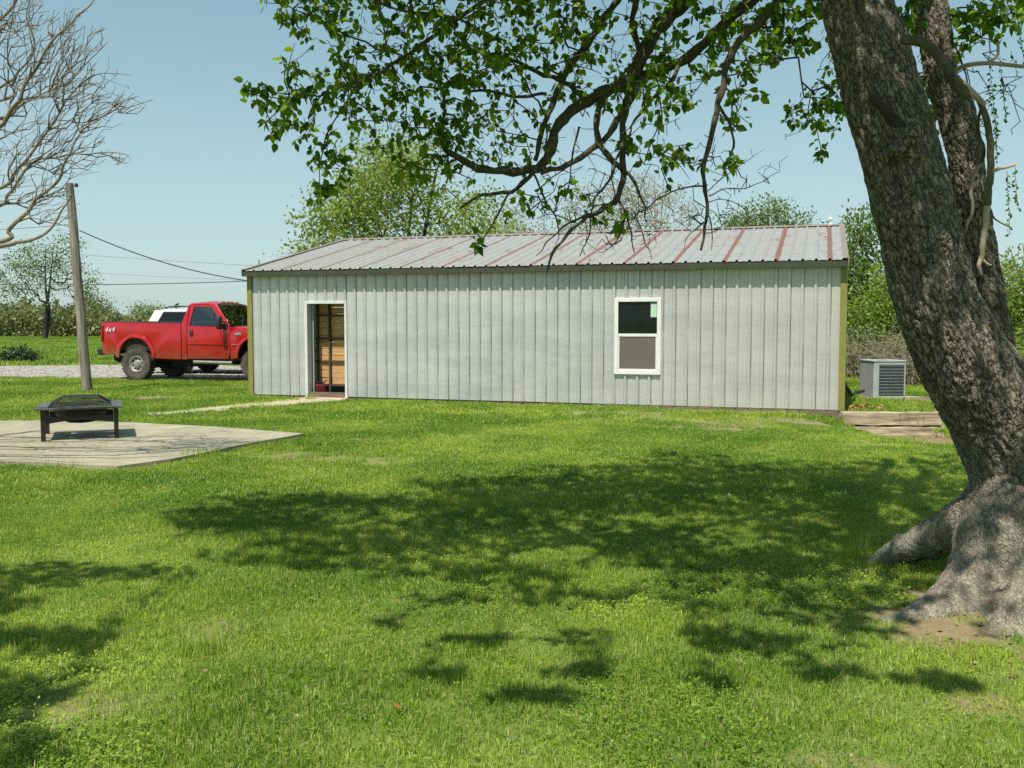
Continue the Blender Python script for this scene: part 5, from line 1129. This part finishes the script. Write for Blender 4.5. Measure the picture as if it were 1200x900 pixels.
bgtree("leafy_tree", "tall airy light green tree rising right behind the left half of the roof", "tree", (gx(470, 34), 34, 0), 9.0,
       [(-2.0, 4.6, 1.7, 1.9), (-.3, 5.6, 2.2, 2.4), (-1.2, 6.6, 1.6, 1.6), (1.9, 4.7, 2.0, 2.0), (.6, 7.0, 1.3, 1.3), (2.9, 3.9, 1.5, 1.4), (-2.6, 3.6, 1.2, 1.2)], 15000, .16, L_SPRING, B_DARK, .11, 11, 420, 4, .3, spread=.22)
bgtree("sparse_tree", "thin half bare tree with scattered pale leaves beyond the left end of the roof", "tree", (gx(375, 40), 40, 0), 5.6,
       [(-.6, 3.9, 1.6, 1.1), (.8, 4.3, 1.4, 1.1), (-1.2, 3.2, 1.2, .8)], 1500, .11, L_PALE, B_PALE, .06, 12, 240, 3, spread=.25)
bgtree("sparse_tree", "pale greyish tree in bud behind the roof, half hidden by the drooping boughs", "tree", (gx(740, 42), 42, 0), 8.8,
       [(-1.2, 6.0, 2.2, 1.9), (.9, 6.2, 1.9, 1.8), (0, 7.3, 1.2, 1.2), (2.2, 5.2, 1.2, 1.2), (-2.6, 5.0, 1.3, 1.2)], 7500, .10, L_PALE, B_PALE, .10, 13, 520, 3, spread=.2)
bgtree("sparse_tree", "small rounded pale tree just showing over the roof right of the tall light green one", "tree", (gx(590, 48), 48, 0), 7.6, [(0, 6.0, 1.4, 1.4), (1.6, 5.6, 1.2, 1.1)], 3000, .11, L_PALE, B_PALE, .08, 14, 200, 2)
bgtree("leafy_tree", "round green treetop showing above the rusty right part of the roof", "tree", (gx(892, 46), 46, 0), 7.6, [(0, 6.3, 1.5, 1.1), (-1.3, 5.8, 1.2, .9), (1.7, 5.8, 1.0, .8), (.3, 5.5, 2.2, .9)], 7500, .15, L_MID, B_DARK, .12, 15, 200, 2)
bgtree("conifer_tree", "tall dark green tree rising just beyond the right end of the building", "tree", (gx(1004, 33), 33, 0), 5.4, [(0, 4.5, .7, .8), (-.1, 3.4, 1.0, .9), (.1, 2.3, 1.1, 1.1), (-.8, 3.0, .8, 1.2), (.2, 1.4, 1.0, .8)], 9000, .16, L_MID, B_DARK, .14, 16, 220, 1)
bgtree("leafy_tree", "bright yellow green bushy tree between the building's right end and the big trunk", "tree", (gx(1043, 30), 30, 0), 3.5, [(0, 2.4, 1.0, .85), (-.5, 1.7, .9, .8), (.6, 1.9, .8, .8), (0, 1.3, 1.1, .7)], 7000, .12, L_SPRING, B_GREY, .07, 17, 220, 3, spread=.2)
bgtree("leafy_tree", "light green tree seen to the right of the big leaning trunk at the picture edge", "tree", (gx(1215, 32), 32, 0), 4.8, [(0, 2.9, 1.5, 1.2), (-.8, 2.2, 1.0, 1.0), (.9, 2.2, 1.1, 1.2), (0, 1.4, 1.4, .8)], 9500, .13, L_SPRING, B_GREY, .1, 18, 240, 3, spread=.2)
bgtree("leafy_tree", "mid green tree behind the big trunk, filling the gap under its lean", "tree", (gx(1120, 38), 38, 0), 4.6, [(0, 2.9, 1.6, 1.2), (-1.0, 2.0, 1.2, 1.0), (1.0, 2.2, 1.2, 1.1)], 8000, .15, L_MID, B_GREY, .1, 19, 200, 2)
bgtree("field_tree", "lone dark branched tree with airy green crown standing before the far hedgerow", "tree", (gx(53, 84), 84, 0), 9.6,
       [(-3.0, 5.6, 1.8, 1.6), (-1.2, 7.0, 1.8, 1.7), (.9, 6.6, 2.0, 2.0), (3.0, 5.0, 1.6, 2.0), (2.2, 8.0, 1.3, 1.3), (3.6, 3.6, 1.2, 1.1), (-3.4, 4.0, 1.2, 1.0), (0, 4.6, 2.0, 1.2)], 4600, .20, L_MID, B_DARK, .22, 20, 260, 2, spread=.12, tip=.018)
bgtree("field_tree", "small round green tree on the skyline above the white car's rear window", "tree", (gx(176, 120), 120, 0), 3.7, [(0, 2.2, 2.2, 1.4), (1.2, 1.8, 1.8, 1.2)], 2500, .3, L_MID, B_DARK, .15, 21, 80, 1)
bgtree("field_tree", "pale budding tree on the far hedgerow just left of the pickup's tailgate", "tree", (gx(112, 105), 105, 0), 4.6, [(0, 2.9, 2.0, 1.6), (.8, 1.9, 2.2, 1.4)], 3000, .25, L_HEDGE, B_GREY, .12, 22, 100, 2)
# brush behind the air conditioner
def brush(name, label, x0, x1, y, h_, n, lmat, bmat, seed, depth=1.2, lsz=.09, nl=4000, cat="bush"):
    r = np.random.default_rng(seed); sg = []; pts = []
    base = np.array([(x0 + x1) / 2, y, 0]); t = empty(name, tuple(base), 0, label, cat)
    for k in range(n):
        p_ = np.array([r.uniform(x0, x1), y + r.uniform(-depth, depth), 0.0]) - base; d_ = np.array([r.normal(0, .35), r.normal(0, .35), 1.0]); hh = h_ * r.uniform(.4, 1.05)
        for s_ in range(5):
            q = p_ + d_ * hh / 5; d_ += r.normal(0, .2, 3); sg.append((p_.copy(), q.copy(), .016 * (1 - s_ / 6), .016 * (1 - (s_ + 1) / 6))); pts.append(q.copy()); p_ = q
            if s_ > 1:
                b2 = q + r.normal(0, 1, 3) * .22 * np.array([1, 1, .7]); sg.append((q.copy(), b2, .006, .003)); pts.append(b2)
    V, Fc = tubes_np(sg, 3); tagit(mesh_np("stems", V, Fc, bmat, t), kind='stuff')
    if nl:
        pts = np.array(pts); ch = r.integers(0, len(pts), nl); V, Fc, tint = leaves_np(pts[ch] + r.normal(0, .09, (nl, 3)), r.normal(0, 1, (nl, 3)), r.uniform(.6, 1.2, nl) * lsz, LEAF_DIAM, r)
        tagit(mesh_np("foliage", V, Fc, lmat, t, attrs={'tint': tint}), kind='stuff')
    return t
brush("brush_thicket", "tangle of dry brown and green brush behind the air conditioner", gx(1000, 27), gx(1085, 27), 27.0, 1.25, 260, L_BRUSH, B_PALE, 31, nl=3800)
brush("brush_thicket", "brown dry brush right behind the air conditioner under the bright green tree", gx(1046, 25), gx(1095, 25), 24.6, .75, 130, L_BRUSH, B_PALE, 32, .6, nl=1200)
brush("brush_thicket", "low green growth right of the big trunk below the light green tree", gx(1170, 26), gx(1330, 26), 26.5, 1.2, 200, L_SPRING, B_GREY, 33, 1.0, nl=5000)
brush("low_bush", "small dark bush standing alone in the grass beyond the gravel at left", gx(10, 37) , gx(37, 37), 37, .42, 90, L_DARK, B_DARK, 34, .3, .14, 2600)
# far hedgerow as a mass of foliage
def hedge(name, x0, x1, y0, y1, hfun, n, lsz, seed, mat):
    r = np.random.default_rng(seed); x = r.uniform(x0, x1, n); y = r.uniform(0, 1, n); y = y0 + (y1 - y0) * y
    h_ = np.array([hfun(a, b_) for a, b_ in zip(x, y)]); z = h_ * r.random(n) ** .7
    pos = np.stack([x, y, z], 1); V, Fc, tint = leaves_np(pos, r.normal(0, 1, (n, 3)), r.uniform(.6, 1.4, n) * lsz, LEAF_DIAM, r)
    tn = np.array([noise.noise((a * .25, b_ * .25, c_ * .4)) for a, b_, c_ in pos]); tint = np.clip(np.repeat(.5 + tn * .9, 4) + (tint - .5) * .4, 0, 1)
    o = mesh_np(name, V, Fc, mat, None, attrs={'tint': tint}); tagit(o, "band of mixed green and brown hedgerow trees closing the far side of the field", "hedgerow", kind='stuff'); return o
hf = lambda x, y: 2.9 + 1.0 * noise.noise((x * .16, y * .1, 0)) + .8 * noise.noise((x * .6, y * .4, 3)) - .9 * max(0, min(1, (x + 47) / 8))
hedge("hedgerow", -95, -30, 96, 106, hf, 42000, .42, 41, L_HEDGE)
hf2 = lambda x, y: 2.6 + 1.2 * noise.noise((x * .1, y * .1, 7)) + .8 * noise.noise((x * .5, y * .4, 3))
o = hedge("hedgerow", -30, 110, 110, 124, hf2, 26000, .7, 42, L_HEDGE); o['label'] = "far hedgerow beyond the building and the big tree on the right side of the field"
# ------------------------------------------------------------------ grass
gm, nt, b = newmat("grass_blade"); out = nt.nodes["Material Output"]
at = N(nt, 'ShaderNodeAttribute', attribute_name='tint'); oi = N(nt, 'ShaderNodeObjectInfo')
geo = N(nt, 'ShaderNodeNewGeometry')
n1 = N(nt, 'ShaderNodeTexNoise'); n1.inputs['Scale'].default_value = .55; n1.inputs['Detail'].default_value = 5; nt.links.new(geo.outputs['Position'], n1.inputs[0])
mr = N(nt, 'ShaderNodeMapRange'); mr.inputs[1].default_value = .42; mr.inputs[2].default_value = .60; nt.links.new(n1.outputs[0], mr.inputs[0])
n2 = N(nt, 'ShaderNodeTexNoise'); n2.inputs['Scale'].default_value = 2.6; n2.inputs['Detail'].default_value = 4; nt.links.new(geo.outputs['Position'], n2.inputs[0])
mr2 = N(nt, 'ShaderNodeMapRange'); mr2.inputs[1].default_value = .45; mr2.inputs[2].default_value = .72; nt.links.new(n2.outputs[0], mr2.inputs[0])
c = mixc(nt, at.outputs['Fac'], (.030, .115, .006), (.25, .42, .030))
c = mixc(nt, math_(nt, 'MULTIPLY', mr.outputs[0], .75), c, (.44, .52, .07)); c = mixc(nt, math_(nt, 'MULTIPLY', mr2.outputs[0], .6), c, (.07, .22, .015))
dry = math_(nt, 'GREATER_THAN', at.outputs['Fac'], .94); c = mixc(nt, math_(nt, 'MULTIPLY', dry, .85), c, (.55, .48, .26))
c = mixc(nt, math_(nt, 'MULTIPLY', oi.outputs['Random'], .3), c, (.32, .44, .06))
nt.links.new(c, b.inputs['Base Color']); b.inputs['Roughness'].default_value = .45; b.inputs['Specular IOR Level'].default_value = .35
tl = N(nt, 'ShaderNodeBsdfTranslucent'); nt.links.new(c, tl.inputs[0]); mx = N(nt, 'ShaderNodeMixShader'); mx.inputs[0].default_value = .35
nt.links.new(b.outputs[0], mx.inputs[1]); nt.links.new(tl.outputs[0], mx.inputs[2]); nt.links.new(mx.outputs[0], out.inputs[0])
def tuft(seed, rad, n, h0, h1, w, clover=0, lean=.5):
    r = np.random.default_rng(seed); a = r.uniform(0, 2 * math.pi, n); q = rad * np.sqrt(r.random(n)); bx = q * np.cos(a); by = q * np.sin(a)
    h_ = r.uniform(h0, h1, n); d = r.uniform(0, 2 * math.pi, n); le = np.abs(r.normal(0, lean, n)) * h_
    ox, oy = np.cos(d) * le, np.sin(d) * le; t = r.uniform(0, 2 * math.pi, n); wx, wy = np.cos(t) * w / 2, np.sin(t) * w / 2; ww = r.uniform(.6, 1.3, n); wx = wx * ww; wy = wy * ww
    z0 = np.full(n, -.02)
    V = np.stack([np.stack([bx - wx, by - wy, z0], 1), np.stack([bx + wx, by + wy, z0], 1),
                  np.stack([bx + ox * .35 + wx * .8, by + oy * .35 + wy * .8, h_ * .6], 1), np.stack([bx + ox * .35 - wx * .8, by + oy * .35 - wy * .8, h_ * .6], 1),
                  np.stack([bx + ox, by + oy, h_ * (1 - .25 * (le / h_) ** 2).clip(.5, 1)], 1)], 1).reshape(-1, 3)
    base = (np.arange(n) * 5)[:, None]; Q = base + np.array([[0, 1, 2, 3]]); T = base + np.array([[3, 2, 4]]); tint = np.repeat(r.random(n), 5)
    if clover:
        cx = r.uniform(-rad, rad, clover); cy = r.uniform(-rad, rad, clover); cz = r.uniform(h0, h1, clover) * .9; s_ = r.uniform(.006, .012, clover) * (w / .004) ** .5
        CV = []; CT = []; k0 = len(V)
        for k in range(clover):
            for m_ in range(3):
                an = m_ * 2.094 + k; c1 = np.array([cx[k], cy[k], cz[k]]); d1 = np.array([math.cos(an), math.sin(an), .15]) * s_[k]; s1 = np.array([-math.sin(an), math.cos(an), 0]) * s_[k] * .5
                i0 = k0 + len(CV); CV += [c1, c1 + d1 * .6 + s1, c1 + d1, c1 + d1 * .6 - s1]; CT += [(i0, i0 + 1, i0 + 2, i0 + 3)]
        V = np.concatenate([V, np.array(CV)]); Q = np.concatenate([Q, np.array(CT)]); tint = np.concatenate([tint, np.full(len(CV), .6)])
    o = mesh_np("grass_tuft", V, [Q, T], gm, None, attrs={'tint': tint}); C.objects.unlink(o); return o
def scatter(name, tufts, pts, scl, label):
    col = bpy.data.collections.new(name + "_source")
    for k, o in enumerate(tufts): o.name = name + "_blades_%02d" % k; col.objects.link(o)
    n = len(pts); me = bpy.data.meshes.new(name); me.vertices.add(n); me.vertices.foreach_set("co", np.asarray(pts, np.float32).ravel())
    r = np.random.default_rng(len(pts))
    a = me.attributes.new("idx", 'INT', 'POINT'); a.data.foreach_set("value", r.integers(0, len(tufts), n).astype(np.int32))
    a = me.attributes.new("rot", 'FLOAT', 'POINT'); a.data.foreach_set("value", r.uniform(0, 6.28, n).astype(np.float32))
    a = me.attributes.new("scl", 'FLOAT', 'POINT'); a.data.foreach_set("value", np.asarray(scl, np.float32)); me.update()
    o = bpy.data.objects.new(name, me); C.objects.link(o); me.materials.append(gm)
    ng = bpy.data.node_groups.new(name, 'GeometryNodeTree'); ng.interface.new_socket("Geometry", in_out='INPUT', socket_type='NodeSocketGeometry'); ng.interface.new_socket("Geometry", in_out='OUTPUT', socket_type='NodeSocketGeometry')
    gi = ng.nodes.new('NodeGroupInput'); go = ng.nodes.new('NodeGroupOutput'); ip = ng.nodes.new('GeometryNodeInstanceOnPoints'); ci = ng.nodes.new('GeometryNodeCollectionInfo')
    ci.inputs['Collection'].default_value = col; ci.inputs['Separate Children'].default_value = True; ci.inputs['Reset Children'].default_value = True; ip.inputs['Pick Instance'].default_value = True
    def na(nm, ty):
        x = ng.nodes.new('GeometryNodeInputNamedAttribute'); x.data_type = ty; x.inputs['Name'].default_value = nm; return [s_ for s_ in x.outputs if s_.enabled and s_.name == 'Attribute'][0]
    cx = ng.nodes.new('ShaderNodeCombineXYZ'); ng.links.new(na("rot", 'FLOAT'), cx.inputs[2]); cs = ng.nodes.new('ShaderNodeCombineXYZ'); cs.inputs[0].default_value = 1; cs.inputs[1].default_value = 1; ng.links.new(na("scl", 'FLOAT'), cs.inputs[2])
    ng.links.new(gi.outputs[0], ip.inputs['Points']); ng.links.new(ci.outputs[0], ip.inputs['Instance']); ng.links.new(na("idx", 'INT'), ip.inputs['Instance Index'])
    ng.links.new(cx.outputs[0], ip.inputs['Rotation']); ng.links.new(cs.outputs[0], ip.inputs['Scale']); ng.links.new(ip.outputs[0], go.inputs[0])
    md = o.modifiers.new("grass", 'NODES'); md.node_group = ng; tagit(o, label, "grass", kind='stuff'); return o
dvec, nvec = np.array([math.cos(TH), -math.sin(TH)]), np.array([math.sin(TH), math.cos(TH)])
def free(x, y, pad=0.0):
    ok = ~inpoly(x, y, PATIO) & ~inpoly(x, y, DRIVE)
    e = (x - BA.x) * dvec[0] + (y - BA.y) * dvec[1]; f_ = (x - BA.x) * nvec[0] + (y - BA.y) * nvec[1]
    ok &= ~((e > -.06 - pad) & (e < L + .06 + pad) & (f_ > -.03 - pad) & (f_ < WB + .1))
    ok &= ~((x > 5.8) & (x < 7.6) & (y > 16.42) & (y < 16.78))
    ok &= ~((np.abs(x - 7.86) < .5) & (np.abs(y - 20.25) < .5))
    return ok
def tuftpoints(st, y0, y1, side, seed, pad, thin=0):
    r = np.random.default_rng(seed); yy = np.arange(y0, y1, st); out = []
    for y in yy:
        w = .56 * y + side; x = np.arange(-w, w, st); out.append(np.stack([x, np.full(len(x), y)], 1))
    q = np.concatenate(out); q += r.uniform(-.5, .5, q.shape) * st; x, y = q[:, 0], q[:, 1]
    d = dirtmask(x, y); inpath = inpoly(x, y, PATH)
    ok = free(x, y, pad) & (r.random(len(x)) > d * 1.2) & ~inpath
    x, y, d = x[ok], y[ok], d[ok]; hn = np.array([noise.noise((a * .9, b_ * .9, 0)) + .7 * noise.noise((a * 3, b_ * 3, 5)) for a, b_ in zip(x, y)])
    return np.stack([x, y, height(x, y)], 1), np.clip(1 + .6 * hn, .35, 2.1) * (1 - .5 * d) * r.uniform(.8, 1.2, len(x))
T1 = [tuft(50 + k, .14, 230, .012, .045, .0040, 6 if k % 2 else 1, .75) for k in range(6)]
T2 = [tuft(60 + k, .20, 230, .012, .05, .0075, 8 if k % 2 else 2, .7) for k in range(5)]
T3 = [tuft(70 + k, .42, 300, .02, .07, .014, 12 if k % 2 else 0) for k in range(4)]
T4 = [tuft(80 + k, 1.3, 520, .05, .15, .045) for k in range(4)]
p_, s_ = tuftpoints(.125, 2.2, 8.6, 1.2, 1, .02); scatter("near_grass", T1, p_, s_, "bright green grass blades of the near lawn")
print("near", len(p_))
p_, s_ = tuftpoints(.19, 8.6, 15.5, 1.5, 2, .05); scatter("middle_grass", T2, p_, s_, "green grass of the lawn between the tree and the building"); print("mid", len(p_))
p_, s_ = tuftpoints(.36, 15.5, 29.5, 2.5, 3, .0); scatter("far_grass", T3, p_, s_, "grass beside the building, the footpath and the pole"); print("far", len(p_))
p_, s_ = tuftpoints(1.2, 29.5, 96, 6, 4, .3); scatter("field_grass", T4, p_, s_, "grass of the open field beyond the gravel drive"); print("field", len(p_))
T5 = []
for k in range(4):                                       # low rosettes of broad leaves: clover, plantain, dandelion
    r = np.random.default_rng(200 + k); n = 26; a = r.uniform(0, 6.28, n); q = .11 * np.sqrt(r.random(n)); ps = np.stack([q * np.cos(a), q * np.sin(a), r.uniform(.012, .05, n)], 1)
    V, Fc, ti = leaves_np(ps, np.stack([np.cos(a + r.normal(0, .8, n)), np.sin(a + r.normal(0, .8, n)), r.uniform(-.1, .5, n)], 1), r.uniform(.009, .024 if k % 2 else .016, n), LEAF_HEART, r, 5)
    o = mesh_np("weed_leaves", V, Fc, gm, None, attrs={'tint': ti * .75}); C.objects.unlink(o); T5.append(o)
r = np.random.default_rng(77); x = r.uniform(-6, 5, 12000); y = r.uniform(2.4, 11, 12000)
nn_ = np.array([noise.noise((a * .8, b_ * .8, 9)) + .5 * noise.noise((a * 3, b_ * 3, 2)) for a, b_ in zip(x, y)]); k_ = (nn_ > .34) & free(x, y, .1) & (dirtmask(x, y) < .3) & (np.abs(x) < .56 * y + 1); x, y = x[k_], y[k_]
scatter("ground_weeds", T5, np.stack([x, y, height(x, y)], 1), r.uniform(.7, 1.4, len(x)), "low clover and broad leaved weeds growing in patches among the lawn grass"); print("weeds", len(x))
n = 420; x = r.uniform(-4.5, 4, n); y = r.uniform(2.8, 10, n); k_ = free(x, y); x, y = x[k_], y[k_]; n = len(x)
LL = leafmat("dead_lawn_litter", (.20, .14, .07), (.38, .30, .17), .1)
V, Fc, ti = leaves_np(np.stack([x, y, height(x, y) + .035], 1), np.stack([r.normal(0, 1, n), r.normal(0, 1, n), r.normal(0, .3, n)], 1), r.uniform(.010, .026, n), LEAF_DIAM, r, 3)
tagit(mesh_np("lawn_litter", V, Fc, LL, None, attrs={'tint': ti}), "pale bits of dead leaf scattered over the open lawn grass", "leaf litter", kind='stuff')
# taller clumps: along the patio edge, by the roots, by the door
def clump(x, y, n, h0, h1, rad, seed, label, w=.006, lean=.35):
    o = tuft(seed, rad, n, h0, h1, w, 0, lean); o.name = "grass_clump"; C.objects.link(o); o.location = (x, y, float(height(x, y))); tagit(o, label, "grass clump", kind='stuff'); return o
for k, (x, y, n, h0, h1, rd, lb) in enumerate([(-2.9, 4.35, 260, .06, .15, .22, "dense tall grass clump in the left foreground"), (-1.55, 4.6, 140, .06, .16, .14, "upright grass clump left of centre in the foreground"), (2.35, 6.35, 40, .08, .24, .07, "seeding grass tuft at the tip of the left root"), (-3.75, 11.35, 220, .06, .17, .25, "ragged grass clump overgrowing the patio's front edge"),
        (-3.2, 12.1, 120, .05, .13, .22, "smaller grass clump farther along the patio's front edge"), (-4.22, 19.75, 90, .08, .2, .12, "weedy tuft at the foot of the door frame"), (-5.1, 10.5, 120, .05, .12, .3, "grass overhanging the patio's left front edge"), (-1.9, 6.9, 120, .05, .12, .2, "leafy weed clump on the sunny lawn left of the shade")]):
    clump(x, y, n, h0, h1, rd, 90 + k, lb)
# one broad leaved weed at the right corner, and fallen litter
wd_ = empty("broadleaf_weed", (1.78, 3.02, 0), 0, "broad leaved weed at the bottom right corner of the lawn", "weed")
WL = leafmat("weed_leaf", (.05, .13, .02), (.09, .19, .03), .35)
for k in range(9):
    a = k * 2.4; o = mesh_np("leaf", LEAF_HEART[0] * np.array([1, .7, 1.5]), LEAF_HEART[1], WL, wd_, attrs={'tint': np.full(9, (k * .37) % 1)})
    o.location = (.02 * math.cos(a), .02 * math.sin(a), .04 + .01 * k); o.rotation_euler = (0, -.5 - .06 * k, a); o.scale = (.12 + .02 * (k % 3),) * 3
r = np.random.default_rng(5)
n = 260; x = r.uniform(2.1, 4.4, n); y = r.uniform(4.2, 5.4, n); LT = leafmat("brown_leaf_litter", (.20, .12, .06), (.38, .26, .14), .1)
V, Fc, ti = leaves_np(np.stack([x, y, height(x, y) + .012], 1), np.stack([r.normal(0, 1, n), r.normal(0, 1, n), r.normal(0, .15, n)], 1), r.uniform(.02, .05, n), LEAF_DIAM, r, 4)
tagit(mesh_np("leaf_litter", V, Fc, LT, None, attrs={'tint': ti}), "brown dead leaves scattered on the bare earth at the foot of the big trunk", "leaf litter", kind='stuff')
fl = mesh_np("fallen_leaf", LEAF_HEART[0] * .045, LEAF_HEART[1], M("orange_dead_leaf", (.45, .12, .04), (.35, .10, .04), 20, .7, bmp=0), None); fl.location = (-.48, 3.78, .07); fl.rotation_euler = (.4, .3, 1)
tagit(fl, "single orange dead leaf lying in the grass at the bottom of the picture", "leaf")
n = 150; x = r.normal(6.5, .28, n); y = r.normal(17.5, .14, n); z = .03 + .07 * np.exp(-((x - 6.5) / .3) ** 2) * r.random(n)
V, Fc, ti = leaves_np(np.stack([x, y, z], 1), r.normal(0, 1, (n, 3)) * [1, 1, .3], r.uniform(.05, .11, n), LEAF_DIAM, r, 2)
tagit(mesh_np("mulch_pile", V, Fc, M("orange_mulch", (.42, .20, .10), (.30, .14, .07), 12, .9, bmp=0), None), "small heap of orange brown mulch on the grass behind the stacked timbers", "mulch", kind='stuff')
# loose stones on the drive
sm = MB().lathe([(.001, -.5), (.8, -.3), (1, .1), (.6, .5), (.001, .6)], 6); r = np.random.default_rng(8); V = []; Fc = []; n = 1500
xs_ = r.uniform(-19, -5, n * 3); ys_ = r.uniform(25.5, 36, n * 3); k_ = inpoly(xs_, ys_, DRIVE); xs_, ys_ = xs_[k_][:n], ys_[k_][:n]
tv = np.array(sm.v); tf = np.array(sm.f)
sc_ = r.uniform(.02, .055, (len(xs_), 3)) * [1, 1, .6]; VV = np.stack([xs_, ys_, np.full(len(xs_), .035)], 1)[:, None] + tv[None] * sc_[:, None]
tagit(mesh_np("loose_gravel", VV.reshape(-1, 3), (tf[None] + (np.arange(len(xs_)) * len(tv))[:, None, None]).reshape(-1, 4), MAT_GRAVEL, None), "loose pale stones on the gravel drive around the parked vehicles", "gravel", kind='stuff')
